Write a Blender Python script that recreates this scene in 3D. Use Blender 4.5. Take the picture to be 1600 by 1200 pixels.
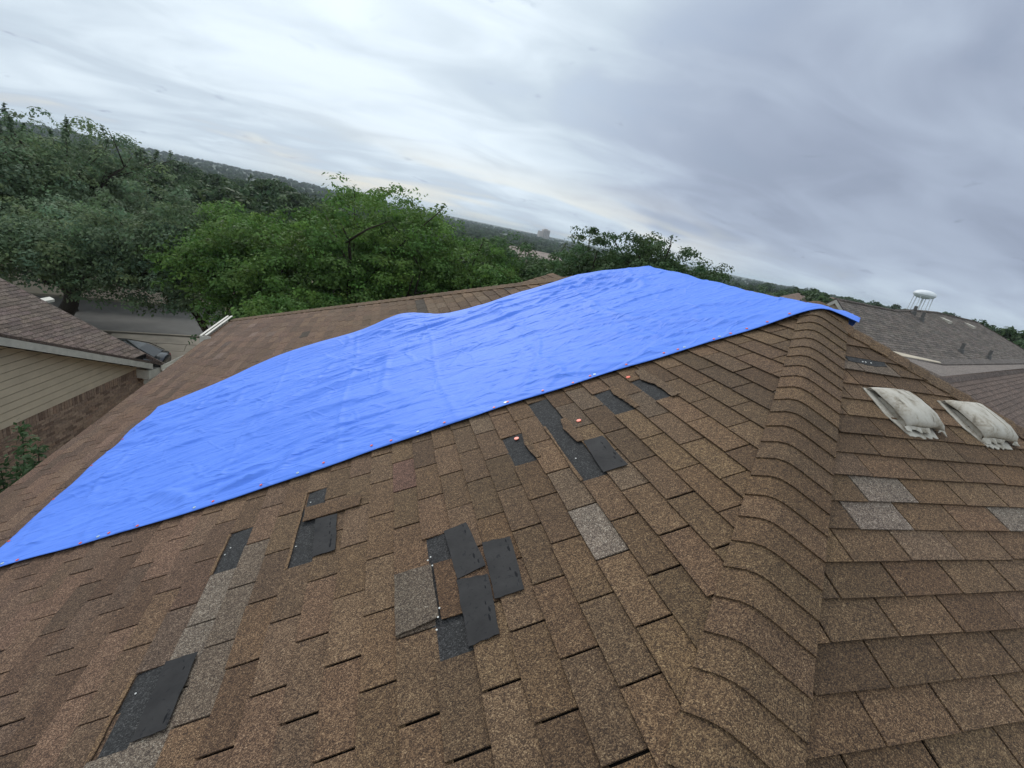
import bpy, math, random
import numpy as np
from mathutils import Vector, noise as mnoise

# ------------------------------------------------------------------ clear
for o in list(bpy.data.objects):
    bpy.data.objects.remove(o, do_unlink=True)
scene = bpy.context.scene
COL = scene.collection
R = random.Random(7)
NP = np.random.default_rng(11)
RAD = math.radians
Z0 = 8.6                       # camera height above the garden ground

# ------------------------------------------------------------------ camera
PITCH, ROLL, YAW = RAD(17.917), RAD(11.820), RAD(17.900)
fwd = Vector((math.sin(YAW) * math.cos(PITCH), math.cos(YAW) * math.cos(PITCH), -math.sin(PITCH)))
rt = Vector((math.cos(YAW), -math.sin(YAW), 0))
up = rt.cross(fwd)
cr = rt * math.cos(ROLL) + up * math.sin(ROLL)
cu = -rt * math.sin(ROLL) + up * math.cos(ROLL)
cam_d = bpy.data.cameras.new('camera')
cam = bpy.data.objects.new('camera', cam_d)
COL.objects.link(cam)
from mathutils import Matrix
cam.matrix_world = Matrix(((cr.x, cu.x, -fwd.x, 0), (cr.y, cu.y, -fwd.y, 0), (cr.z, cu.z, -fwd.z, Z0), (0, 0, 0, 1)))
cam_d.sensor_width = 36
FPX = 735.5
cam_d.lens = 36 * FPX / 1600
cam_d.clip_start = 0.05
cam_d.clip_end = 20000
scene.camera = cam

def project(p):                # camera-relative point -> photograph pixel
    v = Vector(p)
    z = v.dot(fwd)
    if z < 0.05:
        return None
    return 800 + FPX * v.dot(cr) / z, 600 - FPX * v.dot(cu) / z

# ------------------------------------------------------------------ sky
SUN_EL, SUN_AZ = RAD(38), RAD(-12)      # azimuth measured from +Y towards +X
world = bpy.data.worlds.new('World')
scene.world = world
world.use_nodes = True
wt = world.node_tree
for n in list(wt.nodes):
    wt.nodes.remove(n)

class NT:
    """tiny node-tree helper"""
    def __init__(self, tree):
        self.t = tree
    def n(self, typ, **kw):
        nd = self.t.nodes.new(typ)
        for k, v in kw.items():
            if k.startswith('i_'):
                key = k[2:]
                key = int(key) if key.isdigit() else key
                self.set(nd.inputs[key], v)
            else:
                setattr(nd, k, v)
        return nd
    def set(self, sock, v):
        if isinstance(v, bpy.types.NodeSocket):
            self.t.links.new(v, sock)
        elif isinstance(v, bpy.types.Node):
            self.t.links.new(v.outputs[0], sock)
        else:
            sock.default_value = v
    def math(self, op, a, b=0.0, c=0.0, clamp=False):
        nd = self.t.nodes.new('ShaderNodeMath')
        nd.operation = op
        nd.use_clamp = clamp
        self.set(nd.inputs[0], a)
        self.set(nd.inputs[1], b)
        self.set(nd.inputs[2], c)
        return nd.outputs[0]
    def vmath(self, op, a, b=(0, 0, 0)):
        nd = self.t.nodes.new('ShaderNodeVectorMath')
        nd.operation = op
        self.set(nd.inputs[0], a)
        if op == 'SCALE':
            self.set(nd.inputs['Scale'], b)
        else:
            self.set(nd.inputs[1], b)
        return nd.outputs['Value'] if op in ('DOT_PRODUCT', 'LENGTH') else nd.outputs[0]
    def ramp(self, fac, stops, interp='LINEAR'):
        nd = self.t.nodes.new('ShaderNodeValToRGB')
        nd.color_ramp.interpolation = interp
        el = nd.color_ramp.elements
        while len(el) < len(stops):
            el.new(0.5)
        for e, (p, c) in zip(el, stops):
            e.position = p
            e.color = (*c, 1) if len(c) == 3 else c
        self.set(nd.inputs[0], fac)
        return nd.outputs[0]
    def mix(self, fac, a, b, blend='MIX'):
        nd = self.t.nodes.new('ShaderNodeMix')
        nd.data_type = 'RGBA'
        nd.blend_type = blend
        nd.clamp_factor = True
        self.set(nd.inputs[0], fac)
        self.set(nd.inputs[6], a if not isinstance(a, tuple) or len(a) == 4 else (*a, 1))
        self.set(nd.inputs[7], b if not isinstance(b, tuple) or len(b) == 4 else (*b, 1))
        return nd.outputs[2]
    def noise(self, vec, scale, detail=3.0, rough=0.5, dist=0.0, out='Fac'):
        nd = self.t.nodes.new('ShaderNodeTexNoise')
        self.set(nd.inputs['Vector'], vec)
        nd.inputs['Scale'].default_value = scale
        nd.inputs['Detail'].default_value = detail
        nd.inputs['Roughness'].default_value = rough
        nd.inputs['Distortion'].default_value = dist
        return nd.outputs[out]
    def smooth(self, x, lo, hi):
        nd = self.t.nodes.new('ShaderNodeMapRange')
        nd.interpolation_type = 'SMOOTHSTEP'
        self.set(nd.inputs[0], x)
        nd.inputs[1].default_value = lo
        nd.inputs[2].default_value = hi
        return nd.outputs[0]

w = NT(wt)
tc = w.n('ShaderNodeTexCoord')
dirv = w.vmath('NORMALIZE', tc.outputs['Generated'])
sep = w.n('ShaderNodeSeparateXYZ', i_0=dirv)
dz = sep.outputs[2]
dzc = w.math('ADD', w.math('MAXIMUM', dz, 0.0), 0.20)
px_ = w.math('DIVIDE', sep.outputs[0], dzc)
py_ = w.math('DIVIDE', sep.outputs[1], dzc)
cp = w.n('ShaderNodeCombineXYZ', i_0=px_, i_1=py_, i_2=3.7).outputs[0]
# streets of cloud run along one wind direction
cps = w.n('ShaderNodeMapping', vector_type='POINT', i_Vector=cp)
cps.inputs['Rotation'].default_value = (0, 0, RAD(-28))
cps.inputs['Scale'].default_value = (0.72, 1.25, 1.0)
big = w.noise(cps.outputs[0], 0.75, 4.0, 0.5, 0.5)
mid = w.noise(cps.outputs[0], 2.0, 5.0, 0.48, 0.9)
fine = w.noise(cp, 5.2, 6.0, 0.55, 0.5)
clouds = w.math('ADD', w.math('MULTIPLY', big, 0.6), w.math('MULTIPLY', mid, 0.4))
# brightness of the overcast: brighter overhead and round the hidden sun
sunv = (math.sin(SUN_AZ) * math.cos(SUN_EL), math.cos(SUN_AZ) * math.cos(SUN_EL), math.sin(SUN_EL))
glow = w.smooth(w.vmath('DOT_PRODUCT', dirv, sunv), 0.35, 1.0)
rain = w.smooth(w.vmath('DOT_PRODUCT', dirv, (math.sin(RAD(62)), math.cos(RAD(62)), 0.12)), 0.62, 0.97)
rain = w.math('MULTIPLY', rain, w.math('ADD', 0.35, w.math('MULTIPLY', w.smooth(dz, 0.01, 0.10), 0.65)))
elev = w.smooth(dz, -0.02, 0.9)
lum = w.math('ADD', w.math('ADD', 1.02, w.math('MULTIPLY', elev, 0.48)), w.math('MULTIPLY', glow, 0.08))
lum = w.math('MULTIPLY', lum, w.math('ADD', 0.79, w.math('MULTIPLY', w.smooth(clouds, 0.36, 0.62), 0.29)))
lum = w.math('MULTIPLY', lum, w.math('SUBTRACT', 1.0, w.math('MULTIPLY', rain, 0.42)))
# small darker scraps of low cloud
scr = w.math('MULTIPLY', w.smooth(fine, 0.63, 0.74), w.smooth(big, 0.62, 0.45))
lum = w.math('MULTIPLY', lum, w.math('SUBTRACT', 1.0, w.math('MULTIPLY', scr, 0.20)))
tintc = w.ramp(w.smooth(lum, 0.35, 1.45), [(0.0, (0.75, 0.88, 1.17)), (0.55, (0.82, 0.955, 1.09)), (1.0, (0.88, 0.985, 1.06))])
# warm gap low on the horizon under the cloud deck
gapn = w.noise(cps.outputs[0], 0.85, 3.0, 0.5, 0.3)
gap = w.math('MULTIPLY', w.math('MULTIPLY', w.smooth(w.vmath('DOT_PRODUCT', dirv, (0.24, 0.97, 0.03)), 0.86, 0.99), 1.0), w.math('MULTIPLY', w.smooth(dz, 0.14, 0.03), w.smooth(gapn, 0.43, 0.56)))
gap = w.math('MULTIPLY', gap, w.math('SUBTRACT', 1.0, w.math('MULTIPLY', rain, 0.55)))
ccol = w.vmath('SCALE', tintc, w.math('MULTIPLY', lum, 8.2))
ccol = w.mix(w.math('MULTIPLY', gap, 0.8), ccol, (9.3, 9.1, 8.1))
sky = w.n('ShaderNodeTexSky', sky_type='NISHITA', sun_disc=False)
sky.sun_elevation = SUN_EL
sky.sun_rotation = SUN_AZ
skyc = sky.outputs[0]
thin = w.math('MULTIPLY', w.smooth(clouds, 0.44, 0.30), 0.25)
ccol = w.mix(thin, ccol, skyc)
bg = w.n('ShaderNodeBackground', i_Color=ccol, i_Strength=0.1)
wo = w.n('ShaderNodeOutputWorld', i_Surface=bg)

# ------------------------------------------------------------------ sun (behind the cloud deck)
sl = bpy.data.lights.new('sun', 'SUN')
sl.energy = 1.5
sl.angle = RAD(11)
sl.color = (1.0, 0.97, 0.93)
sun = bpy.data.objects.new('sun', sl)
COL.objects.link(sun)
sun.rotation_euler = (-Vector(sunv)).to_track_quat('-Z', 'Y').to_euler()
sun.location = (0, 0, 60)

scene.view_settings.view_transform = 'Standard'
scene.view_settings.look = 'None'
scene.view_settings.exposure = 0.0
scene.view_settings.gamma = 1.0

# ------------------------------------------------------------------ object helpers
WL = {}                        # world location of things (camera-relative coordinates)

def _link(o, parent, loc):
    COL.objects.link(o)
    WL[o.name] = Vector(loc)
    if parent is not None:
        o.parent = parent
        o.location = Vector(loc) - WL[parent.name]
    else:
        o.location = Vector((loc[0], loc[1], loc[2] + Z0))

def tag(o, label=None, cat=None, group=None, kind=None):
    if label: o['label'] = label
    if cat: o['category'] = cat
    if group: o['group'] = group
    if kind: o['kind'] = kind
    return o

def empty(name, loc, label=None, cat=None, group=None):
    o = bpy.data.objects.new(name, None)
    o.empty_display_size = 0.2
    _link(o, None, loc)
    return tag(o, label, cat, group)

def obj(name, verts, faces, m, parent=None, origin=None, smooth=False, tints=None, kind=None):
    vs = np.asarray(verts, dtype=float)
    if origin is None:
        c = (vs.min(0) + vs.max(0)) / 2
        c[2] = vs[:, 2].min()
    else:
        c = np.asarray(origin, float)
    me = bpy.data.meshes.new(name)
    me.from_pydata((vs - c).tolist(), [], [tuple(f) for f in faces])
    if True:
        a = me.attributes.new('tint', 'FLOAT_COLOR', 'FACE')
        flat = np.ones((len(faces), 4), dtype=np.float32)
        if tints is not None: flat[:, :3] = np.asarray(tints, dtype=np.float32)
        a.data.foreach_set('color', flat.ravel())
    if smooth:
        me.polygons.foreach_set('use_smooth', [True] * len(me.polygons))
    me.materials.append(m)
    me.update()
    o = bpy.data.objects.new(name, me)
    _link(o, parent, c)
    if kind: o['kind'] = kind
    return o

def quadmesh(name, V4, m, parent=None, tint=None, kind=None):
    """V4: (n,4,3) array of loose quads"""
    n = len(V4)
    vs = V4.reshape(-1, 3)
    c = (vs.min(0) + vs.max(0)) / 2
    c[2] = vs[:, 2].min()
    me = bpy.data.meshes.new(name)
    me.vertices.add(n * 4)
    me.vertices.foreach_set('co', (vs - c).astype(np.float32).ravel())
    me.loops.add(n * 4)
    me.loops.foreach_set('vertex_index', np.arange(n * 4, dtype=np.int32))
    me.polygons.add(n)
    me.polygons.foreach_set('loop_start', np.arange(0, n * 4, 4, dtype=np.int32))
    me.polygons.foreach_set('loop_total', np.full(n, 4, dtype=np.int32))
    if tint is not None:
        a = me.attributes.new('tint', 'FLOAT_COLOR', 'FACE')
        flat = np.ones((n, 4), dtype=np.float32)
        flat[:, :3] = tint
        a.data.foreach_set('color', flat.ravel())
    me.materials.append(m)
    me.update(calc_edges=True)
    me.validate()
    o = bpy.data.objects.new(name, me)
    _link(o, parent, c)
    if kind: o['kind'] = kind
    return o

class MB:
    """collects solids, then links them as one mesh"""
    def __init__(self):
        self.v, self.f, self.t = [], [], []
        self.tint = (1, 1, 1)
    def add(self, vs, fs):
        b = len(self.v)
        self.v += [tuple(p) for p in vs]
        for f in fs:
            self.f.append(tuple(i + b for i in f))
            self.t.append(self.tint)
    def hexa(self, p):          # 8 corners: bottom 4 (ccw), top 4
        self.add(p, [(3, 2, 1, 0), (4, 5, 6, 7), (0, 1, 5, 4), (1, 2, 6, 5), (2, 3, 7, 6), (3, 0, 4, 7)])
    def box(self, lo, hi):
        x0, y0, z0 = lo; x1, y1, z1 = hi
        self.hexa([(x0, y0, z0), (x1, y0, z0), (x1, y1, z0), (x0, y1, z0), (x0, y0, z1), (x1, y0, z1), (x1, y1, z1), (x0, y1, z1)])
    def slab(self, top, off):   # polygon pushed along the vector off
        n = len(top)
        off = Vector(off)
        vs = [tuple(p) for p in top] + [tuple(Vector(p) + off) for p in top]
        fs = [tuple(range(n)), tuple(range(2 * n - 1, n - 1, -1))]
        for i in range(n):
            j = (i + 1) % n
            fs.append((i, n + i, n + j, j))
        self.add(vs, fs)
    def tube(self, pts, rad, n=8, cap=True):
        pts = [Vector(p) for p in pts]
        rings = []
        for i, p in enumerate(pts):
            d = (pts[min(i + 1, len(pts) - 1)] - pts[max(i - 1, 0)])
            if d.length < 1e-9: d = Vector((0, 0, 1))
            d.normalize()
            a = d.orthogonal().normalized()
            if i and abs(a.dot(pa)) < 0.999:
                a = (pa - d * pa.dot(d)).normalized()
            pa = a
            b = d.cross(a)
            r = rad[i] if hasattr(rad, '__len__') else rad
            rings.append([p + (a * math.cos(2 * math.pi * k / n) + b * math.sin(2 * math.pi * k / n)) * r for k in range(n)])
        vs = [q for rg in rings for q in rg]
        fs = []
        for i in range(len(rings) - 1):
            for k in range(n):
                k2 = (k + 1) % n
                fs.append((i * n + k, i * n + k2, (i + 1) * n + k2, (i + 1) * n + k))
        if cap:
            fs.append(tuple(range(n - 1, -1, -1)))
            fs.append(tuple((len(rings) - 1) * n + k for k in range(n)))
        self.add(vs, fs)
    def lathe(self, prof, c, n=16):
        vs, fs = [], []
        for r, z in prof:
            for k in range(n):
                a = 2 * math.pi * k / n
                vs.append((c[0] + r * math.cos(a), c[1] + r * math.sin(a), c[2] + z))
        for i in range(len(prof) - 1):
            for k in range(n):
                k2 = (k + 1) % n
                fs.append((i * n + k, i * n + k2, (i + 1) * n + k2, (i + 1) * n + k))
        fs.append(tuple(range(n - 1, -1, -1)))
        fs.append(tuple((len(prof) - 1) * n + k for k in range(n)))
        self.add(vs, fs)
    def build(self, name, m, parent=None, smooth=False, kind=None, origin=None):
        return obj(name, self.v, self.f, m, parent, origin, smooth, self.t, kind)

# ------------------------------------------------------------------ materials
def material(name):
    m = bpy.data.materials.new(name)
    m.use_nodes = True
    t = m.node_tree
    b = t.nodes['Principled BSDF']
    return m, NT(t), b

def simple(name, col, rough=0.7, spec=0.4, nscale=0, namt=0.15, metal=0.0, bump=0.0, bscale=40):
    m, h, b = material(name)
    pos = h.n('ShaderNodeNewGeometry').outputs['Position']
    base = (*col, 1)
    if nscale:
        n1 = h.noise(pos, nscale, 5.0, 0.6)
        lo = tuple(c * (1 - namt * 1.6) for c in col)
        hi = tuple(min(1, c * (1 + namt * 1.6)) for c in col)
        base = h.ramp(n1, [(0.25, lo), (0.75, hi)])
    att = h.n('ShaderNodeAttribute', attribute_name='tint')
    b.inputs['Roughness'].default_value = rough
    b.inputs['Specular IOR Level'].default_value = spec
    b.inputs['Metallic'].default_value = metal
    h.set(b.inputs['Base Color'], base)
    if bump:
        bn = h.n('ShaderNodeBump', i_Strength=bump, i_Distance=0.01, i_Height=h.noise(pos, bscale, 4.0, 0.6))
        h.set(b.inputs['Normal'], bn)
    return m

def tinted(m):
    """multiply the material's colour by the face attribute tint"""
    t = m.node_tree
    h = NT(t)
    b = t.nodes['Principled BSDF']
    s = b.inputs['Base Color']
    att = h.n('ShaderNodeAttribute', attribute_name='tint')
    if s.is_linked:
        src = s.links[0].from_socket
    else:
        src = tuple(s.default_value)
    out = h.mix(1.0, src, att.outputs['Color'], 'MULTIPLY')
    t.links.new(out, s)
    return m

def granules(name, dark, midc, tan, light, scale=250.0, rough=0.88, blotch=0.35):
    m, h, b = material(name)
    pos = h.n('ShaderNodeNewGeometry').outputs['Position']
    v = h.n('ShaderNodeTexVoronoi', feature='F1')
    h.set(v.inputs['Vector'], pos)
    v.inputs['Scale'].default_value = scale
    cellr = h.n('ShaderNodeSeparateColor', i_0=v.outputs['Color'])
    v2 = h.n('ShaderNodeTexVoronoi', feature='F1')
    h.set(v2.inputs['Vector'], pos)
    v2.inputs['Scale'].default_value = scale * 2.3
    c2 = h.n('ShaderNodeSeparateColor', i_0=v2.outputs['Color'])
    cl = h.noise(pos, scale * 0.16, 3.0, 0.6)
    val = h.math('ADD', h.math('MULTIPLY', cellr.outputs[0], 0.52), h.math('MULTIPLY', c2.outputs[0], 0.26))
    val = h.math('ADD', val, h.math('MULTIPLY', h.math('SUBTRACT', cl, 0.2), 0.36))
    col = h.ramp(val, [(0.10, dark), (0.42, midc), (0.72, tan), (0.97, light)])
    wear = h.noise(pos, 2.1, 5.0, 0.62, 0.4)
    wear2 = h.noise(pos, 9.0, 4.0, 0.65, 0.3)
    k = h.math('ADD', 1.0 - blotch, h.math('MULTIPLY', h.math('ADD', wear, wear2), blotch))
    col = h.vmath('SCALE', col, k)
    # rain streaks and grime along the courses
    ar = h.noise(pos, 1.1, 3.0, 0.5)
    col = h.mix(h.math('MULTIPLY', h.smooth(ar, 0.5, 0.72), 0.35), col, h.vmath('MULTIPLY', col, (1.02, 0.93, 0.98)))
    att = h.n('ShaderNodeAttribute', attribute_name='tint')
    col = h.mix(1.0, col, att.outputs['Color'], 'MULTIPLY')
    h.set(b.inputs['Base Color'], col)
    b.inputs['Roughness'].default_value = rough
    b.inputs['Specular IOR Level'].default_value = 0.35
    hgt = h.math('ADD', h.math('MULTIPLY', v.outputs['Distance'], -1.0), h.math('MULTIPLY', cellr.outputs[1], 0.4))
    bn = h.n('ShaderNodeBump', i_Strength=0.55, i_Distance=0.004, i_Height=hgt)
    h.set(b.inputs['Normal'], bn)
    return m

M = {}
M['shingle'] = granules('shingle_granules', (0.013, 0.0075, 0.005), (0.071, 0.0405, 0.0215), (0.186, 0.112, 0.057), (0.46, 0.33, 0.19), 320.0)
M['bare'] = granules('bare_black_granules', (0.007, 0.007, 0.007), (0.021, 0.020, 0.020), (0.043, 0.042, 0.042), (0.16, 0.15, 0.145), 240)
M['deck'] = simple('roof_deck_felt', (0.012, 0.010, 0.009), 0.95, 0.2, 8, 0.3)
M['far_shingle'] = granules('neighbour_shingle', (0.02, 0.015, 0.012), (0.085, 0.062, 0.052), (0.145, 0.108, 0.090), (0.24, 0.19, 0.16), 60, 0.9, 0.5)
M['grey_shingle'] = granules('grey_neighbour_shingle', (0.026, 0.021, 0.018), (0.098, 0.079, 0.068), (0.165, 0.137, 0.118), (0.27, 0.23, 0.20), 40, 0.9, 0.6)

# smooth black underside of loose shingle pieces, with dabs of tar
m, h, b = material('shingle_underside')
pos = h.n('ShaderNodeNewGeometry').outputs['Position']
n1 = h.noise(pos, 9, 5, 0.6)
n2 = h.noise(pos, 38, 3, 0.6, 1.2)
col = h.ramp(n1, [(0.3, (0.017, 0.016, 0.0165)), (0.7, (0.034, 0.032, 0.032))])
col = h.mix(h.smooth(n2, 0.60, 0.66), col, (0.012, 0.012, 0.014))
h.set(b.inputs['Base Color'], col)
b.inputs['Roughness'].default_value = 0.75
b.inputs['Specular IOR Level'].default_value = 0.22
h.set(b.inputs['Normal'], h.n('ShaderNodeBump', i_Strength=0.25, i_Distance=0.004, i_Height=h.noise(pos, 60, 4, 0.6)))
M['under'] = m
M['tar'] = simple('tar_dab', (0.006, 0.006, 0.008), 0.8, 0.2)

# blue woven tarpaulin
m, h, b = material('blue_tarpaulin')
pos = h.n('ShaderNodeNewGeometry').outputs['Position']
n1 = h.noise(pos, 1.4, 4, 0.55)
n2 = h.noise(pos, 14, 5, 0.6)
col = h.ramp(h.math('ADD', h.math('MULTIPLY', n1, 0.6), h.math('MULTIPLY', n2, 0.4)),
             [(0.3, (0.082, 0.205, 0.74)), (0.7, (0.112, 0.250, 0.83))])
h.set(b.inputs['Base Color'], col)
b.inputs['Roughness'].default_value = 0.58
b.inputs['Specular IOR Level'].default_value = 0.28
map1 = h.n('ShaderNodeMapping', i_Vector=pos)
map1.inputs['Scale'].default_value = (0.7, 5.0, 2.0)
map1.inputs['Rotation'].default_value = (0, 0, RAD(14))
c1 = h.noise(map1.outputs[0], 2.2, 3, 0.5, 1.2)
c2 = h.noise(pos, 24, 4, 0.6, 0.5)
hh = h.math('ADD', h.math('MULTIPLY', c1, 0.5), h.math('MULTIPLY', c2, 0.05))
# sharp creases left by packing and walking on the sheet
cw = h.noise(pos, 1.6, 2, 0.5, 0, 'Color')
cpos_ = h.vmath('ADD', pos, h.vmath('SCALE', h.vmath('SUBTRACT', cw, (0.5, 0.5, 0.5)), 0.35))
for sc_, sxy, wdt, amt in ((1.5, (0.55, 1.5, 1.0), 0.035, 0.10), (3.4, (0.6, 1.6, 1.0), 0.05, 0.05)):
    mpc = h.n('ShaderNodeMapping', i_Vector=cpos_)
    mpc.inputs['Scale'].default_value = sxy
    mpc.inputs['Rotation'].default_value = (0, 0, RAD(-9))
    ve = h.n('ShaderNodeTexVoronoi', feature='DISTANCE_TO_EDGE')
    h.set(ve.inputs['Vector'], mpc.outputs[0])
    ve.inputs['Scale'].default_value = sc_
    hh = h.math('ADD', hh, h.math('MULTIPLY', h.smooth(ve.outputs[0], wdt, 0.0), amt))
bn = h.n('ShaderNodeBump', i_Strength=0.75, i_Distance=0.05, i_Height=hh)
h.set(b.inputs['Normal'], bn)
M['tarp'] = m
M['orange'] = simple('orange_plastic', (0.75, 0.10, 0.035), 0.4, 0.5)
M['brass'] = simple('grommet_metal', (0.6, 0.74, 0.70), 0.35, 0.6, 0, 0, 0.7)
M['nail'] = simple('white_nail_head', (0.55, 0.54, 0.51), 0.5)

# weathered, dirt streaked pale vent plastic
m, h, b = material('weathered_white_vent')
pos = h.n('ShaderNodeNewGeometry').outputs['Position']
mp = h.n('ShaderNodeMapping', i_Vector=pos)
mp.inputs['Scale'].default_value = (1.0, 0.45, 0.6)
n1 = h.noise(mp.outputs[0], 16, 6, 0.68, 0.6)
n2 = h.noise(pos, 70, 4, 0.6)
dirt = h.math('ADD', h.math('MULTIPLY', n1, 0.8), h.math('MULTIPLY', n2, 0.25))
col = h.ramp(dirt, [(0.34, (0.12, 0.098, 0.072)), (0.43, (0.30, 0.26, 0.205)), (0.52, (0.43, 0.39, 0.33)), (0.75, (0.52, 0.485, 0.43))])
h.set(b.inputs['Base Color'], col)
b.inputs['Roughness'].default_value = 0.75
h.set(b.inputs['Normal'], h.n('ShaderNodeBump', i_Strength=0.5, i_Distance=0.006, i_Height=n1))
M['vent'] = m
M['dark'] = simple('dark_opening', (0.006, 0.006, 0.006), 0.9, 0.1)

M['white'] = tinted(simple('white_painted_trim', (0.50, 0.475, 0.42), 0.6, 0.4, 6, 0.12))
M['siding'] = tinted(simple('tan_painted_siding', (0.55, 0.46, 0.345), 0.65, 0.35, 3, 0.07))
M['mortar'] = simple('brick_mortar', (0.30, 0.255, 0.21), 0.95, 0.2, 30, 0.15)
M['brick'] = tinted(simple('brown_brick', (0.30, 0.215, 0.165), 0.9, 0.25, 22, 0.22, 0, 0.4, 90))
M['concrete'] = tinted(simple('pale_concrete', (0.225, 0.195, 0.155), 0.9, 0.25, 1.2, 0.14))
M['asphalt'] = simple('worn_asphalt', (0.105, 0.10, 0.092), 0.9, 0.3, 0.8, 0.14)
M['bark'] = simple('dark_bark', (0.045, 0.036, 0.028), 0.95, 0.2, 14, 0.3, 0, 0.8, 30)
M['wall_far'] = tinted(simple('far_house_wall', (0.45, 0.40, 0.34), 0.85, 0.3, 2, 0.06))
M['roof_far'] = tinted(simple('far_house_roof', (0.15, 0.12, 0.105), 0.9, 0.3, 1.5, 0.25))
M['glass'] = simple('window_glass', (0.02, 0.025, 0.03), 0.12, 0.7)
M['carpaint'] = simple('black_car_paint', (0.010, 0.011, 0.014), 0.18, 0.7)
M['carglass'] = simple('tinted_car_glass', (0.006, 0.007, 0.009), 0.25, 0.4)
M['tyre'] = simple('tyre_rubber', (0.015, 0.015, 0.015), 0.85)
M['chrome'] = simple('bright_trim', (0.6, 0.6, 0.62), 0.25, 0.6, 0, 0, 0.8)
M['red'] = simple('red_tail_light', (0.35, 0.02, 0.02), 0.25)
M['tank'] = simple('white_tank_paint', (0.72, 0.73, 0.74), 0.5, 0.4, 0.2, 0.05)
M['tower'] = simple('pale_tower_block', (0.40, 0.34, 0.31), 0.85)
M['pipe'] = simple('dark_vent_pipe', (0.10, 0.095, 0.09), 0.6, 0.3)
M['metalgrey'] = simple('dull_grey_metal', (0.30, 0.29, 0.28), 0.5, 0.5, 20, 0.15)

def foliage(name, dark, lite, trans=0.22):
    m = bpy.data.materials.new(name)
    m.use_nodes = True
    t = m.node_tree
    h = NT(t)
    b = t.nodes['Principled BSDF']
    out = t.nodes['Material Output']
    pos = h.n('ShaderNodeNewGeometry').outputs['Position']
    att = h.n('ShaderNodeAttribute', attribute_name='tint')
    n1 = h.noise(pos, 0.9, 4, 0.6)
    col = h.ramp(n1, [(0.3, dark), (0.7, lite)])
    col = h.mix(1.0, col, att.outputs['Color'], 'MULTIPLY')
    h.set(b.inputs['Base Color'], col)
    b.inputs['Roughness'].default_value = 0.65
    b.inputs['Specular IOR Level'].default_value = 0.15
    tr = h.n('ShaderNodeBsdfTranslucent', i_Color=col)
    mx = h.n('ShaderNodeMixShader', i_0=trans)
    h.set(mx.inputs[1], b.outputs[0])
    h.set(mx.inputs[2], tr.outputs[0])
    t.links.new(mx.outputs[0], out.inputs['Surface'])
    return m
M['leaf_oak'] = foliage('oak_leaves', (0.066, 0.140, 0.032), (0.135, 0.230, 0.058), .35)
M['leaf_dark'] = foliage('dark_leaves', (0.045, 0.086, 0.034), (0.082, 0.138, 0.055), .3)
M['leaf_grey'] = foliage('greyish_leaves', (0.10, 0.155, 0.088), (0.165, 0.23, 0.128), .38)
M['leaf_far'] = foliage('distant_leaves', (0.036, 0.066, 0.030), (0.070, 0.112, 0.046), 0.25)

# far canopy: broken up by leafy relief
m, h, b = material('far_canopy')
pos = h.n('ShaderNodeNewGeometry').outputs['Position']
att = h.n('ShaderNodeAttribute', attribute_name='tint')
n1 = h.noise(pos, 0.7, 6, 0.75)
col = h.ramp(n1, [(0.38, (0.008, 0.016, 0.008)), (0.55, (0.030, 0.050, 0.024)), (0.72, (0.058, 0.086, 0.040))])
h.set(b.inputs['Base Color'], h.mix(1.0, col, att.outputs['Color'], 'MULTIPLY'))
b.inputs['Roughness'].default_value = 0.9
b.inputs['Specular IOR Level'].default_value = 0.1
h.set(b.inputs['Normal'], h.n('ShaderNodeBump', i_Strength=1.0, i_Distance=1.2, i_Height=n1))
M['woods'] = m

# ground: dry grass near, woodland floor far
m, h, b = material('dry_grass_ground')
pos = h.n('ShaderNodeNewGeometry').outputs['Position']
n1 = h.noise(pos, 0.6, 6, 0.65)
n2 = h.noise(pos, 0.02, 5, 0.6)
n3 = h.noise(pos, 14, 3, 0.6)
near = h.ramp(h.math('ADD', h.math('MULTIPLY', n1, 0.7), h.math('MULTIPLY', n3, 0.3)),
              [(0.34, (0.070, 0.072, 0.030)), (0.5, (0.15, 0.125, 0.070)), (0.66, (0.24, 0.20, 0.135))])
far = h.ramp(n2, [(0.35, (0.022, 0.036, 0.020)), (0.6, (0.050, 0.070, 0.034)), (0.8, (0.11, 0.105, 0.06))])
dist = h.vmath('LENGTH', pos)
h.set(b.inputs['Base Color'], h.mix(h.smooth(dist, 70, 220), near, far))
b.inputs['Roughness'].default_value = 0.95
h.set(b.inputs['Normal'], h.n('ShaderNodeBump', i_Strength=0.6, i_Distance=0.05, i_Height=n3))
M['ground'] = m

# ------------------------------------------------------------------ terrain
def sstep(a, b_, x):
    t = min(1.0, max(0.0, (x - a) / (b_ - a)))
    return t * t * (3 - 2 * t)

def terrain(x, y):
    r = math.hypot(x, y)
    az = math.degrees(math.atan2(x, y))
    right = sstep(34, 50, az) * (1 - sstep(120, 170, az))
    z = -8.6
    # down to the street in front
    q = -0.225 * x + 0.974 * y
    front = sstep(17, 31, q) * (1 - right)
    z += -2.3 * front
    z += (1 - right) * (-2.2 * sstep(60, 160, r))
    z += right * (1.5 * sstep(25, 70, r) + 3.2 * sstep(120, 420, r) + 1.5 * sstep(500, 1500, r))
    hill = 1 - sstep(-12, 2, az) if -90 < az < 90 else 0
    z += hill * (17.0 * sstep(350, 1700, r) + 3.0 * sstep(1500, 3000, r))
    z += (1 - hill) * (1 - right) * 9.0 * sstep(900, 3500, r)
    if r > 80:
        z += 1.6 * mnoise.noise((x * 0.006, y * 0.006, 1.3)) * sstep(80, 300, r)
    return z

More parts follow.
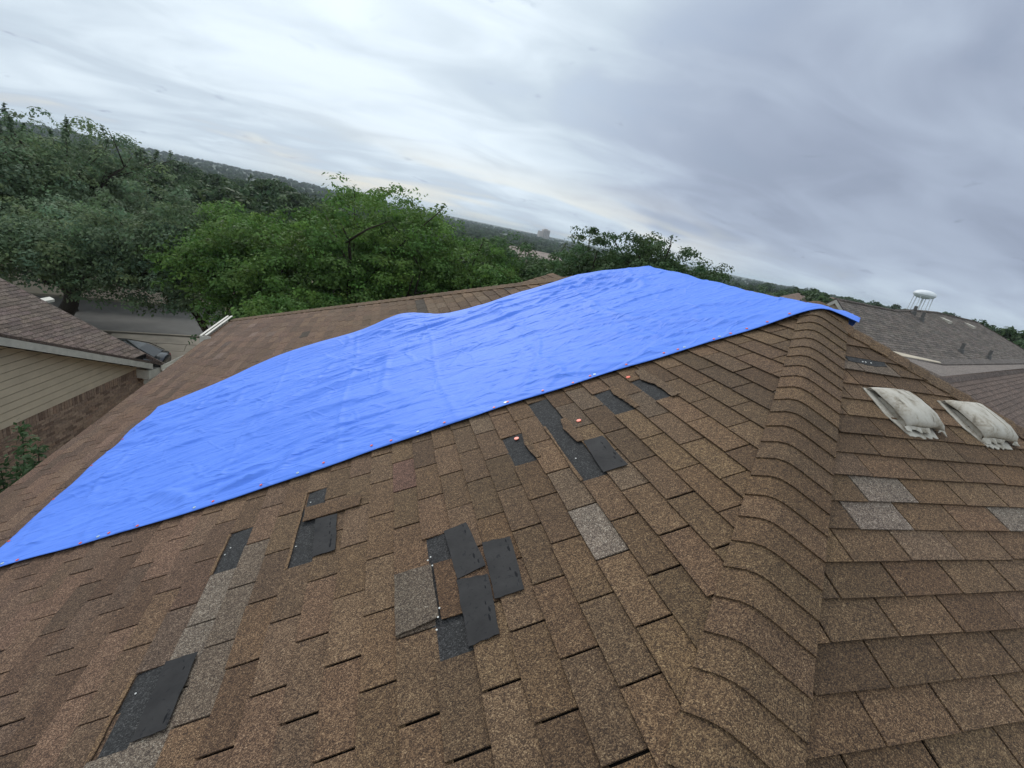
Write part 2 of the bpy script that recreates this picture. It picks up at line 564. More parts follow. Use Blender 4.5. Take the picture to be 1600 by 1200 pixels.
NA = 120
radii = [0.0] + [4 * 1.115 ** k for k in range(70)]
vs, fs = [], []
for ri, r in enumerate(radii):
    for k in range(NA):
        a = 2 * math.pi * k / NA
        x, y = r * math.sin(a), r * math.cos(a)
        vs.append((x, y, terrain(x, y) if r > 0 else -8.6))
for ri in range(len(radii) - 1):
    for k in range(NA):
        k2 = (k + 1) % NA
        fs.append((ri * NA + k, ri * NA + k2, (ri + 1) * NA + k2, (ri + 1) * NA + k))
g = obj('ground', vs, fs, M['ground'], origin=(0, 0, -8.6), smooth=True)
g['kind'] = 'structure'

# street frame: e along the street (azimuth 77 degrees), q away from us
SE = Vector((math.cos(RAD(13)), math.sin(RAD(13)), 0))
SQ = Vector((-math.sin(RAD(13)), math.cos(RAD(13)), 0))
def sp(e, q, dz=0.0):
    p = SE * e + SQ * q
    return (p.x, p.y, terrain(p.x, p.y) + dz)

def sheet(name, e0, e1, q0, q1, m, dz, thick=0.0, ne=30, nq=3, parent=None, kind='structure'):
    vs, fs = [], []
    for i in range(ne + 1):
        for j in range(nq + 1):
            vs.append(sp(e0 + (e1 - e0) * i / ne, q0 + (q1 - q0) * j / nq, dz))
    n1_ = len(vs)
    for i in range(ne):
        for j in range(nq):
            a = i * (nq + 1) + j
            fs.append((a, a + nq + 1, a + nq + 2, a + 1))
    if thick:
        vs += [(p[0], p[1], p[2] - thick) for p in vs[:n1_]]
        ring = [i * (nq + 1) for i in range(ne + 1)] + [ne * (nq + 1) + j for j in range(1, nq + 1)] + \
               [i * (nq + 1) + nq for i in range(ne - 1, -1, -1)] + [j for j in range(nq - 1, 0, -1)]
        for a, c in zip(ring, ring[1:] + ring[:1]):
            fs.append((a, a + n1_, c + n1_, c))
    o = obj(name, vs, fs, m, parent)
    if kind: o['kind'] = kind
    return o

sheet('street', -70, 60, 36.2, 44.0, M['asphalt'], 0.05, 0.0, 60, 4)
sheet('kerb', -70, 60, 36.0, 36.2, M['concrete'], 0.17, 0.25, 60, 1)
sheet('far_kerb', -70, 60, 44.0, 44.2, M['concrete'], 0.17, 0.25, 60, 1)
sw = empty('sidewalk', sp(-10, 34, 0.05))
sw['kind'] = 'structure'
for k in range(46):            # concrete slabs with open joints
    e0 = -46 + k * 1.52
    sheet('slab', e0, e0 + 1.49, 33.0, 34.35, M['concrete'], 0.06 + 0.004 * (k % 2), 0.12, 2, 1, sw, None)
dv = empty('driveway', sp(-4.6, 27, 0.03))
dv['kind'] = 'structure'
for k in range(5):
    for j, (ea, eb) in enumerate(((-7.4, -4.9), (-4.86, -2.4))):
        q0 = 18.0 + k * 3.0
        if q0 + 2.97 > 33.0: continue
        sheet('slab', ea, eb, q0, q0 + 2.97, M['concrete'], 0.055 + 0.003 * ((k + j) % 2), 0.12, 2, 3, dv, None)
sheet('driveway_apron', -7.4, -2.4, 34.37, 36.0, M['concrete'], 0.08, 0.12, 2, 2)

# ------------------------------------------------------------------ our house: roof planes
TH = RAD(25.8836)
CT, ST, TT = math.cos(TH), math.sin(TH), math.tan(TH)
X1, Y2 = 3.12713, 2.86118      # where the two planes cross camera height
RX = 2.90                      # ridge
PKY, REY = 2.634, 4.870        # ridge ends (near, far)
EV = 5.58                      # plan run from ridge to eave
RZ = TT * (RX - X1)
EZ = RZ - TT * EV
XL, XR_, YN, YF = RX - EV, RX + EV, PKY - EV, REY + EV
E_, T_ = 0.127, 0.3048

def roof_z(x, y):
    return RZ - TT * max(abs(x - RX), PKY - y, y - REY, 0)

house = empty('house', (RX, 3.7, -8.6), 'brown shingled hip roof house with a blue tarp over its ridge', 'house')
mb = MB()
cor = [(XL, YN), (XR_, YN), (XR_, YF), (XL, YF)]
E4 = [Vector((x, y, EZ)) for x, y in cor]
Rn, Rf = Vector((RX, PKY, RZ)), Vector((RX, REY, RZ))
dn = Vector((0, 0, -0.012))
for poly in ([E4[0], Rn, Rf, E4[3]], [E4[1], Rn, E4[0]], [E4[1], E4[2], Rf, Rn], [E4[2], E4[3], Rf]):
    mb.slab([p + dn for p in poly], (0, 0, -0.03))
roof = mb.build('roof', M['deck'], house)
mb = MB()
wi = 0.45
mb.box((XL + wi, YN + wi, -8.7), (XR_ - wi, YF - wi, EZ - 0.18))
mb.build('wall', M['brick'], house)
for (a, c) in ((0, 1), (1, 2), (2, 3), (3, 0)):
    p, q = E4[a], E4[c]
    d = (q - p).normalized()
    nrm = Vector((d.y, -d.x, 0))
    mb = MB()
    mb.slab([p + Vector((0, 0, -0.045)), q + Vector((0, 0, -0.045)), q + Vector((0, 0, -0.2)), p + Vector((0, 0, -0.2))], -nrm * 0.03)
    mb.build('fascia', M['white'], house)
mb = MB()
mb.slab([E4[0] + Vector((0, 0, -.2)), E4[1] + Vector((0, 0, -.2)), E4[2] + Vector((0, 0, -.2)), E4[3] + Vector((0, 0, -.2))], (0, 0, -0.02))
mb.build('soffit', M['white'], house)
# white gutter at the far corner of the left eave
gm = MB()
gy0, gy1 = 9.0, YF + 0.12
gm.box((XL - 0.16, gy0, EZ - 0.13), (XL - 0.005, gy1, EZ - 0.12))
gm.box((XL - 0.17, gy0, EZ - 0.13), (XL - 0.158, gy1, EZ + 0.03))
gm.box((XL - 0.175, gy0, EZ + 0.022), (XL - 0.14, gy1, EZ + 0.036))
gm.box((XL - 0.17, gy0 - 0.012, EZ - 0.13), (XL - 0.0, gy0, EZ + 0.03))
for xo in (.105,):
    gm.box((XL - xo, gy0 + .01, EZ + .036), (XL - xo + .034, gy1 - .01, EZ + .046))
gt = gm.build('gutter', M['white'], house)

# plane frames: origin, up-slope, along, normal
class Frame:
    def __init__(s, o, u, v, n):
        s.o, s.u, s.v, s.n = Vector(o), Vector(u), Vector(v), Vector(n)
    def p(s, a, b, h=0.0):
        return s.o + s.u * a + s.v * b + s.n * h
F1 = Frame((0, 0, -TT * X1), (CT, 0, ST), (0, 1, 0), (-ST, 0, CT))
F2 = Frame((0, 0, -TT * Y2), (0, CT, ST), (1, 0, 0), (0, -ST, CT))

def clip(poly, a, b, c):       # keep a*u + b*v <= c
    out = []
    n = len(poly)
    for i in range(n):
        p, q = poly[i], poly[(i + 1) % n]
        dp, dq = a * p[0] + b * p[1] - c, a * q[0] + b * q[1] - c
        if dp <= 0: out.append(p)
        if (dp < 0 < dq) or (dq < 0 < dp):
            t = dp / (dp - dq)
            out.append((p[0] + (q[0] - p[0]) * t, p[1] + (q[1] - p[1]) * t))
    return out

def pip(pt, poly):
    x, y = pt
    ins = False
    n = len(poly)
    for i in range(n):
        x0, y0 = poly[i]; x1_, y1_ = poly[(i + 1) % n]
        if (y0 > y) != (y1_ > y) and x < (x1_ - x0) * (y - y0) / (y1_ - y0) + x0:
            ins = not ins
    return ins

GREY, GREY2 = (1.32, 1.70, 2.45), (1.08, 1.30, 1.75)
MAUVE = (1.12, 0.98, 1.28)
# tabs torn away on the left plane: (course, v of the tab middle)
MISSING = {(2, 1.58), (2, 1.28), (8, 1.88), (8, 2.18), (11, 2.34), (13, 2.34), (6, 2.19), (-3, 2.03), (-3, 2.34), (-6, 2.19), (-7, 1.42), (8, 2.48)}
TINT1 = {(7, 1.42): (1.50, 1.95, 2.85), (1, 1.42): GREY2, (1, 2.34): MAUVE, (-6, 1.58): GREY, (-6, 1.88): GREY, (-5, 1.73): GREY2, (-5, 1.42): GREY2,
         (-6, 1.28): GREY, (-7, 1.12): GREY, (13, 1.88): GREY2, (17, 1.75): GREY2, (9, 1.28): (0.9, 0.95, 1.05), (-5, 2.03): GREY2, (-4, 2.19): (1.05, 1.08, 1.12)}
for i_, v_, c_ in [(-1, 6.46, 0), (-1, 6.76, 0), (-1, 7.07, 0), (-2, 6.3, 1), (4, 6.15, 0), (4, 6.46, 0), (4, 6.76, 0), (5, 6.0, 1), (5, 6.3, 1), (10, 5.9, 1), (13, 6.0, 0), (-9, 7.0, 0), (6, 6.15, 1)]:
    TINT1[(i_, v_)] = (.42, .50, .62) if c_ == 0 else (1.15, 1.25, 1.4)
TINT2 = {(-3, 2.19): (1.45, 1.88, 2.75), (-2, 2.04): (1.45, 1.88, 2.75), (-2, 2.95): (1.45, 1.9, 2.8), (-10, 2.9): GREY2, (-10, 2.65): GREY2, (-4, 2.10): (1.0, 1.02, 1.15), (-9, 3.0): GREY2, (-4, 3.2): (1.15, 1.08, 1.02)}

def find(tab, i, v):
    for (k, vv), val in tab.items():
        if k == i and abs(vv - v) < 0.10:
            return val
    return None

def tarp_near(x):
    pts = [(-2.2, 2.87), (-1.93, 2.834), (-1.24, 2.745), (-.667, 2.70), (-.22, 2.705), (.29, 2.71), (.83, 2.708), (1.30, 2.685), (1.92, 2.645), (2.516, 2.585), (2.9, 2.545), (3.3, 2.45)]
    for (a, ya), (c, yc) in zip(pts, pts[1:]):
        if x <= c: return ya + (yc - ya) * (x - a) / (c - a)
    return pts[-1][1]
def tarp_far(x):
    pts = [(-2.2, 5.33), (-2.02, 5.38), (-1.82, 5.46), (-1.05, 5.78), (-.18, 5.86), (.28, 5.82), (.83, 5.50), (1.24, 5.39), (1.66, 5.36), (2.2, 5.45), (2.9, 5.5), (4.2, 5.4)]
    for (a, ya), (c, yc) in zip(pts, pts[1:]):
        if x <= c: return ya + (yc - ya) * (x - a) / (c - a)
    return pts[-1][1]

tabs = []                       # (projected area, verts, tint, frame id)
def make_tab(fr, poly, u0, lift=0.0, jit=0.0):
    """poly in plane coordinates; butt edge at u0 stands proud"""
    def top(u): return 0.0120 + lift - (u - u0) * 0.074
    n = len(poly)
    tp = [fr.p(u, v, top(u) + (lift * 0.6 if abs(u - u0) < 0.01 and k % 2 else 0)) for k, (u, v) in enumerate(poly)]
    bt = [fr.p(u, v, top(u) - 0.0055) for u, v in poly]
    vs = tp + bt
    fs = [tuple(range(n)), tuple(range(2 * n - 1, n - 1, -1))] + [(k, k + n, (k + 1) % n + n, (k + 1) % n) for k in range(n)]
    return vs, fs

def orient(poly):
    a = sum(poly[i][0] * poly[(i + 1) % len(poly)][1] - poly[(i + 1) % len(poly)][0] * poly[i][1] for i in range(len(poly)))
    return poly if a > 0 else poly[::-1]

def add_tab(fr, poly, u0, tint, lift=0.0):
    poly = orient(poly)
    if len(poly) < 3: return
    vs, fs = make_tab(fr, poly, u0, lift)
    px = [project(v) for v in vs[:len(poly)]]
    area = 0
    if all(px):
        area = abs(sum(px[i][0] * px[(i + 1) % len(px)][1] - px[(i + 1) % len(px)][0] * px[i][1] for i in range(len(px)))) / 2
        cx, cy = sum(p[0] for p in px) / len(px), sum(p[1] for p in px) / len(px)
        if not (-10 < cx < 1610 and 0 < cy < 1210): area *= 0.02
    tabs.append((area, vs, fs, tint))

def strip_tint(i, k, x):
    """three tabs of one shingle share a tone; the lower roof carries a painted mauve sheen"""
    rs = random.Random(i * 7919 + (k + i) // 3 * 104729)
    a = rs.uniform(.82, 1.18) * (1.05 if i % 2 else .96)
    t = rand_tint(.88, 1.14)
    wv = 1 - sstep(-2.0, 0.8, x)  # mauve put into the lower tabs for sky sheen at a grazing view
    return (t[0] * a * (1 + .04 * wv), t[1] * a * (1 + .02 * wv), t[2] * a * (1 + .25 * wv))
def rand_tint(lo=.80, hi=1.14):
    k = R.uniform(lo, hi)
    q = R.random()
    if q < 0.03: return (k * 1.06, k * 1.16, k * 1.35)
    if q < 0.13: return (k * 0.80, k * 0.77, k * 0.76)
    return (k * R.uniform(.97, 1.04), k, k * R.uniform(.95, 1.07))

# left plane (P1)
for i in range(-25, 24):
    ua = 0.0876 + i * E_
    ph = 1.577 if i % 2 else 1.431
    v0 = ph - T_ * math.floor((ph + 0.4) / T_)
    k = 0
    while v0 + k * T_ < YF:
        va, vb = v0 + k * T_, v0 + (k + 1) * T_
        k += 1
        vc, xc = (va + vb) / 2, (ua + E_ / 2) * CT
        if find({mm: 1 for mm in MISSING}, i, vc): continue
        if -1.9 < xc and tarp_near(xc) + 0.3 < va and vb < tarp_far(xc) - 0.55: continue
        if xc > -1.8 and xc < RX and vc > tarp_near(xc) + 0.3 and vc < tarp_far(xc) - 0.55: continue
        b0 = ua + R.uniform(-.003, .003)
        e_in = 0.0045 + R.uniform(-.0012, .0016)
        poly = [(b0, va + e_in), (ua + E_ + .018, va + e_in), (ua + E_ + .018, vb - e_in), (b0 + R.uniform(-.003, .003), vb - e_in)]
        poly = clip(poly, CT, -1, (X1 - Y2))                  # near hip
        if len(poly) > 2: poly = clip(poly, CT, 1, RX + REY)  # far hip
        if len(poly) > 2: poly = clip(poly, 1, 0, RX / CT)
        if len(poly) < 3: continue
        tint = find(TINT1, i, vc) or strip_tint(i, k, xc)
        add_tab(F1, poly, ua, tint, R.choice((0, 0, 0, .001, .002)) if R.random() < .3 else 0)
# right plane (P2)
S2 = -1.1414
for j in range(-15, 12):
    wa = -(S2 + (j + 1) * E_)
    ph = 0.053 if j % 2 == 0 else 0.213
    x0 = ph + T_ * math.floor((wa * CT + (X1 - Y2) - 0.3 - ph) / T_)
    k = 0
    while x0 + k * T_ < 6.2:
        xa, xb = x0 + k * T_, x0 + (k + 1) * T_
        k += 1
        e_in = 0.0045 + R.uniform(-.0012, .0016)
        b0 = wa + R.uniform(-.003, .003)
        poly = [(b0, xa + e_in), (b0 + R.uniform(-.003, .003), xb - e_in), (wa + E_ + .018, xb - e_in), (wa + E_ + .018, xa + e_in)]
        poly = clip(poly, CT, -1, -(X1 - Y2))
        if len(poly) > 2: poly = clip(poly, CT, 1, RX + PKY)
        if len(poly) < 3: continue
        tint = find(TINT2, j, (xa + xb) / 2) or strip_tint(j, k, 1.0)
        add_tab(F2, poly, wa, tint, .0015 if R.random() < .15 else 0)

tabs.sort(key=lambda t: -t[0])
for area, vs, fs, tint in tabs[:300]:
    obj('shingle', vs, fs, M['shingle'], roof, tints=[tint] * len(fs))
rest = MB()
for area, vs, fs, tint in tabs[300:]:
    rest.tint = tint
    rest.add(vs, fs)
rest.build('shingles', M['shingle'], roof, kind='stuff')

# hip and ridge caps: bent pieces lapping up the hip
def cap_row(name, base, d, na, nb, l0, l1, qa, qb, lift=0.028, stuff_from=999):
    """d: up the hip; na, nb: unit vectors down each plane, square to the hip"""
    nup = (na + nb) * -1
    nup.normalize()
    k = 0
    pos = l0
    while pos < l1:
        tint = (lambda k_: (k_ * R.uniform(.97, 1.04), k_, k_ * R.uniform(.95, 1.06)))(R.uniform(.84, 1.12))
        ln = E_ + 0.03
        top, bot = [], []
        q_list = [-qa, -qa * 0.55, -qa * 0.2, qb * 0.08, qb * 0.2, qb * 0.35, qb * 0.55, qb * 0.8, qb]
        jit = R.uniform(-.004, .004)
        for end, hgt in ((0.0, 0.0215), (ln, 0.0125)):
            for q in q_list:
                p = base + d * (pos + end + jit)
                p = p + (na * (-q) if q < 0 else nb * q)
                lf = lift * (min((q + qa) / (qb * .25 + qa), (qb - q) / (qb * .75)))
                p = p + nup * (hgt + lf)
                top.append(p)
                bot.append(p - nup * 0.006)
        n = len(q_list)
        vs = top + bot
        fs = []
        for a in range(n - 1):
            fs.append((a, a + 1, n + a + 1, n + a))
            fs.append((2 * n + a, 3 * n + a, 3 * n + a + 1, 2 * n + a + 1))
            fs.append((a, 2 * n + a, 2 * n + a + 1, a + 1))
            fs.append((n + a, n + a + 1, 3 * n + a + 1, 3 * n + a))
        fs.append((0, n, 3 * n, 2 * n))
        fs.append((n - 1, 3 * n - 1, 4 * n - 1, 2 * n - 1))
        o = obj(name, vs, fs, M['shingle'], roof, tints=[tint] * len(fs), smooth=False)
        pos += E_
        k += 1

def hip_frame(p_low, p_high, n1_, n2_):
    d = (p_high - p_low).normalized()
    a = n1_.cross(d).normalized()
    if a.z > 0: a = -a
    b_ = n2_.cross(d).normalized()
    if b_.z > 0: b_ = -b_
    return d, a, b_
nP1, nP2 = F1.n, F2.n
nP3, nP4 = Vector((ST, 0, CT)), Vector((0, ST, CT))
d, a, c = hip_frame(E4[0], Rn, nP1, nP2)
L = (Rn - E4[0]).length
cap_row('hip_shingle', E4[0], d, a, c, L - 4.75, L - 0.02, 0.085, 0.235, 0.020)
d, a, c = hip_frame(E4[1], Rn, nP2, nP3)
L = (Rn - E4[1]).length
cap_row('hip_shingle', E4[1], d, a, c, L - 4.2, L - 0.02, 0.13, 0.16, 0.012)
d, a, c = hip_frame(E4[3], Rf, nP1, nP4)
L = (Rf - E4[3]).length
cap_row('hip_shingle', E4[3], d, a, c, 0.0, L - 0.75, 0.14, 0.14, 0.012)

# bare black granules under torn tabs
def patch(name, poly, m, hgt, th=0.002, fr=F1, jag=0.0, seed=0, tint=(1, 1, 1), tilt=0.0):
    rr = random.Random(seed + 17)
    pts = []
    n = len(poly)
    u_min = min(p[0] for p in poly)
    for k in range(n):
        p, q = poly[k], poly[(k + 1) % n]
        seg = 5 if jag else 1
        for s in range(seg):
            t = s / seg
            pts.append((p[0] + (q[0] - p[0]) * t + (rr.uniform(-jag, jag) if s else 0), p[1] + (q[1] - p[1]) * t + (rr.uniform(-jag, jag) if s else 0)))
    pts = orient(pts)
    mb = MB()
    mb.tint = tint
    mb.slab([fr.p(u, v, hgt + tilt * (u - u_min)) for u, v in pts], -fr.n * th)
    return mb.build(name, m, roof)

for k, (ua, ub, va, vb) in enumerate([(.340, .475, 1.425, 1.742), (.340, .475, 1.122, 1.435), (1.100, 1.236, 1.72, 2.33), (1.482, 1.618, 2.18, 2.496), (1.736, 1.872, 2.18, 2.60),
                                      (.846, .982, 2.032, 2.348), (-.297, -.160, 1.878, 2.495), (-.678, -.540, 2.034, 2.350), (-.805, -.668, 1.266, 1.582), (1.098, 1.236, 2.3, 2.66)]):
    patch('bare_patch', [(ua, va), (ub, va), (ub, vb), (ua, vb)], M['bare'], 0.0015 + 0.0001 * k, 0.003, seed=k)
# loose pieces lying black side up, each with dabs of tar
felts = [[(.441, 1.738), (.546, 1.742), (.58, 1.449), (.462, 1.434)], [(.59, 1.579), (.707, 1.554), (.69, 1.268), (.579, 1.277)],
         [(.457, 1.430), (.579, 1.402), (.565, 1.132), (.456, 1.131)], [(1.238, 2.036), (1.341, 2.022), (1.337, 1.728), (1.216, 1.736)],
         [(-.194, 2.19), (-.079, 2.172), (-.061, 1.886), (-.168, 1.889)], [(-.685, 1.578), (-.561, 1.567), (-.561, 1.274), (-.672, 1.275)]]
for k, pl_ in enumerate(felts):
    f_ = patch('loose_piece', pl_, M['under'], 0.0158 + 0.0004 * k, 0.002, seed=40 + k, jag=0.003)
    f_['label'] = 'smooth black underside of a torn shingle'
    (u0_, v0_), (u1_, v1_), (u2_, v2_), (u3_, v3_) = pl_
    tb = MB()
    for s in range(7):
        if R.random() < .35: continue
        t = 0.08 + s * 0.13 + R.uniform(-.03, .03)
        ou, ov = u1_ + (u2_ - u1_) * t, v1_ + (v2_ - v1_) * t
        ou -= 0.024 + R.uniform(-.010, .010)
        rr = R.uniform(.004, .009)
        ring = []
        for q in range(7):
            an = 2 * math.pi * q / 7
            ring.append((ou + rr * .6 * math.cos(an) * R.uniform(.7, 1.2), ov + rr * 2.2 * math.sin(an) * R.uniform(.6, 1.2)))
        tb.slab([F1.p(uu, vv, 0.0163 + 0.0004 * k) for uu, vv in orient(ring)], -F1.n * .0006)
    tb.build('tar_dabs', M['tar'], roof, kind='stuff')
# displaced tabs over the holes
patch('loose_piece', [(.376, 1.566), (.458, 1.556), (.462, 1.272), (.38, 1.282)], M['shingle'], 0.013, 0.004, seed=60, jag=.002, tint=(.78, .72, .70))
patch('loose_piece', [(.213, 1.582), (.366, 1.566), (.372, 1.292), (.214, 1.281)], M['shingle'], 0.0185, 0.0045, seed=61, jag=.002, tint=(.95, 1.2, 1.65))
patch('loose_piece', [(-.262, 2.204), (.035, 2.178), (.044, 2.266), (-.18, 2.318), (-.265, 2.33)], M['shingle'], 0.0205, 0.0045, seed=62, jag=.003, tint=(.9, .86, .86))
patch('loose_piece', [(1.60, 2.496), (1.585, 2.40), (1.60, 2.30), (1.606, 2.18), (1.64, 2.18), (1.64, 2.496)], M['shingle'], 0.0165, 0.004, seed=63, jag=.003)
patch('loose_piece', [(1.83, 2.60), (1.80, 2.46), (1.835, 2.36), (1.832, 2.16), (1.885, 2.16), (1.885, 2.60)], M['shingle'], 0.0165, 0.004, seed=64, jag=.004, tint=(1.0, 1.05, 1.15))
patch('loose_piece', [(1.215, 2.33), (1.19, 2.22), (1.21, 2.05), (1.25, 2.05), (1.25, 2.33)], M['shingle'], 0.0165, 0.004, seed=65, jag=.003, tint=(1.05, 1.05, 1.1))
patch('loose_piece', [(.955, 2.20), (.975, 2.04), (1.0, 2.04), (1.0, 2.35), (.975, 2.35)], M['shingle'], 0.0165, 0.004, seed=66, jag=.003)
# the frayed pale lower edges of the long holes
for k, (ua, va, vb) in enumerate([(-.289, 1.88, 2.49), (1.108, 1.74, 2.32), (-.672, 2.04, 2.34), (-.803, 1.27, 1.58)]):
    patch('frayed_edge', [(ua - .008, va), (ua + .008, va), (ua + .006, vb), (ua - .008, vb)], M['shingle'], 0.0135, 0.003, seed=70 + k, jag=.004, tint=(1.3, 1.3, 1.3))

def disc(name, c, nrm, r, th, m, parent, n=10):
    nrm = Vector(nrm).normalized()
    a = nrm.orthogonal().normalized(); b_ = nrm.cross(a)
    c = Vector(c)
    mb = MB()
    mb.slab([c + nrm * th + (a * math.cos(2 * math.pi * k / n) + b_ * math.sin(2 * math.pi * k / n)) * r for k in range(n)], -nrm * th)
    return mb.build(name, m, parent)
for (u, v) in [(.357, 1.589), (.37, 1.602), (.373, 1.55), (.379, 1.326), (.37, 1.289), (.36, 1.239), (-.253, 2.391), (-.272, 2.033),
               (-.637, 2.221), (-.652, 2.177), (-.761, 1.489), (1.15, 1.93)]:
    disc('nail', F1.p(u, v, 0.0188 if .34 < u < .4 else .004), F1.n, 0.0036, 0.002, M['nail'], roof, 8)
for (u, v) in [(1.297, 2.252), (0.932, 2.293), (1.759, 2.554)]:
    disc('cap_nail', F1.p(u, v, 0.011), F1.n, 0.0135, 0.004, M['orange'], roof, 12)

for k, (xa, xb) in enumerate([(2.72, 3.1)]):
    w0 = -(S2 + (-9) * E_)
    patch('bare_patch', [(w0 + .085, xa + .02), (w0 + .07, xa + .2), (w0 + .08, xb - .04), (w0 + E_ + .004, xb - .02), (w0 + E_ + .004, xa + .03)], M['bare'], 0.0105, 0.003, F2, jag=.006, seed=30)
    for xx in (2.86, 2.885, 2.93): disc('nail', F2.p(w0 + .092, xx, .0110), F2.n, .005, .003, M['nail'], roof, 8)
# roof of the wing beyond the far hip
wg = MB()
wx, wz = 3.08, -0.63
wgy0, wgy1 = 6.0, 8.5
wgl = [(wx, wgy1, wz), (wx, wgy0, wz), (wx - 3.0, wgy0, wz - 3.0 * TT), (wx - 3.0, wgy1, wz - 3.0 * TT)]
wg.slab(wgl, (0, 0, -0.1))
wg.slab([(wx, wgy0, wz), (wx, wgy1, wz), (wx + 3, wgy1, wz - 3 * TT), (wx + 3, wgy0, wz - 3 * TT)], (0, 0, -0.1))
wing = wg.build('wing_roof', M['deck'], house)
FW = Frame((wx, 0, wz), (CT, 0, ST), (0, 1, 0), (-ST, 0, CT))
wt_ = MB()
for i in range(-20, 0):
    ua = i * E_
    v = 6.05 + (i % 2) * T_ / 2
    while v + T_ < wgy1 + .2:
        va, vb = v, min(v + T_, wgy1)
        v += T_
        vs_, fs_ = make_tab(FW, orient([(ua, va + .004), (ua + E_ + .018 if i < -1 else ua + E_, va + .004), (ua + E_ + .018 if i < -1 else ua + E_, vb - .004), (ua, vb - .004)]), ua)
        wt_.tint = tuple(c * 1.15 for c in rand_tint())
        wt_.add([p + FW.n * .004 for p in vs_], fs_)
wt_.build('shingles', M['shingle'], wing, kind='stuff')

# ------------------------------------------------------------------ tarp
def fbm(x, y, z=0.0, o=3):
    s, a, f = 0.0, 1.0, 1.0
    for _ in range(o):
        s += a * mnoise.noise((x * f, y * f, z)); a *= 0.5; f *= 2.1
    return s
def ridged(x, y, z=0.0):
    return 1.0 - abs(mnoise.noise((x, y, z))) * 2.0
NXT, NYT = 430, 220
TX0, TX1 = -2.09, 4.05
tv = []
for a in range(NXT + 1):
    s = a / NXT
    for c in range(NYT + 1):
        t = c / NYT
        x = TX0 + (TX1 - TX0) * s
        # the near right corner stops just past the ridge
        if x > 2.9: x = 2.9 + (x - 2.9) * (0.22 + 0.78 * min(1, t * 3.0))
        yn, yf = tarp_near(x), tarp_far(x)
        wob = 0.004 * math.sin(x * 9.0) + 0.010 * mnoise.noise((x * 3.1, 0.2, 4.0))
        y = yn + wob * (1 - t) + (yf - yn + wob) * t
        if s < 0.02: x += 0.02 * mnoise.noise((y * 3.0, 2.0, 1.0))
        # roof under the tarp without the near hip plane, softened over the ridge
        zz = -TT * max(abs(x - RX), y - REY, 0)
        rr = 0.05
        zz = RZ - TT * (math.sqrt((x - RX) ** 2 + rr * rr) - rr * 0.7) if y < REY else min(RZ - TT * (math.sqrt((x - RX) ** 2 + rr * rr) - rr * 0.7), RZ - TT * (y - REY) + 0.02)
        edge = min(1.0, t / 0.05, (1 - t) / 0.14 + 0.12, s / 0.03 + .2)
        # wrinkles fan round from up-slope at the left to diagonal at the ridge
        th = RAD(13) - RAD(58) * sstep(-0.8, 2.6, x)
        q = y * math.cos(th) - x * math.sin(th)
        p = x * math.cos(th) + y * math.sin(th)
        w1 = 0.013 * mnoise.noise((p * 0.38, q * 1.9, 0.0)) + 0.009 * mnoise.noise((p * 0.5 + 4.0, q * 4.2, 3.0))
        w2 = (max(0, ridged(p * 0.26 + 7.7, q * 2.6 + 0.22 * p, 5.0) - 0.66) / 0.34) ** 1.5 * 0.028
        w3 = max(0, ridged(p * 0.42 - 2.2, q * 6.2, 9.0) - 0.72) / 0.28 * 0.015
        w4 = 0.012 * fbm(x * 0.9, y * 0.9, 2.0, 2)
        w3 += (max(0, ridged(p * 0.7 + 1.1, q * 11.0 + .6 * p, 15.0) - 0.74) / 0.26) * 0.012
        w5 = (max(0, ridged(x * 1.1 + 0.5 * y, y * 0.9 - 0.8 * x, 12.0) - 0.86) / 0.14) * 0.016
        w5 += (max(0, ridged(x * 0.7 - 0.9 * y, y * 1.1 + 0.4 * x, 21.0) - 0.88) / 0.12) * 0.015
        amp = (0.85 + 0.7 * fbm(x * 0.7, y * 0.7, 8.0, 2)) * (0.35 + 0.65 * sstep(0.05, 0.7, abs(x - RX)))
        # packing folds
        fold = 0.0
        for fx in (-1.55, -0.85, -0.15, 0.55, 1.25, 1.95):
            fold += 0.006 * math.exp(-((x - fx - 0.02 * math.sin(y * 3)) / 0.014) ** 2)
        for fy in (3.25, 3.85, 4.45, 5.05):
            fold += 0.0055 * math.exp(-((y - fy - 0.02 * math.sin(x * 2.4)) / 0.014) ** 2)
        lift = 0.0135 + edge * (w1 + w2 + w3 + w5 + w4 + 0.014) * amp + fold * edge
        # air and a covered vent hold up the far edge
        hump = 0.10 * math.exp(-((x - 0.30) / 0.34) ** 2 - ((y - 5.72) / 0.42) ** 2)
        hump += 0.07 * math.exp(-((x + 0.75) / 0.75) ** 2 - ((y - 5.75) / 0.28) ** 2)
        hump += 0.035 * math.exp(-((x - 1.6) / 0.5) ** 2 - ((y - 5.2) / 0.4) ** 2)
        lift += hump
        # loose near edge by the peak, with its corner hanging free
        if y < 2.9 and x > 2.3:
            lift += 0.028 * sstep(2.3, 2.85, x) * (1 - sstep(2.55, 2.9, y))
        if x > 2.9: lift += 0.26 * (x - 2.9) * (1 - sstep(2.6, 3.1, y))
        if t < 0.03 and x > 2.7: lift -= 0.025 * (1 - t / 0.03) * sstep(2.7, 3.0, x)
        tv.append((x, y, zz + lift))
tf = []
for a in range(NXT):
    for c in range(NYT):
        i = a * (NYT + 1) + c
        tf.append((i, i + NYT + 1, i + NYT + 2, i + 1))
tarp = empty('tarp', (0.9, 4.0, roof_z(0.9, 4.0)), 'wrinkled bright blue tarpaulin nailed over the roof ridge', 'tarp')
sheet_o = obj('sheet', tv, tf, M['tarp'], tarp, smooth=True)
so = sheet_o.modifiers.new('thickness', 'SOLIDIFY')
so.thickness = 0.003
so.offset = 0
def tarp_pt(s, t):
    a = int(round(s * NXT)); c = int(round(t * NYT))
    return Vector(tv[a * (NYT + 1) + c])
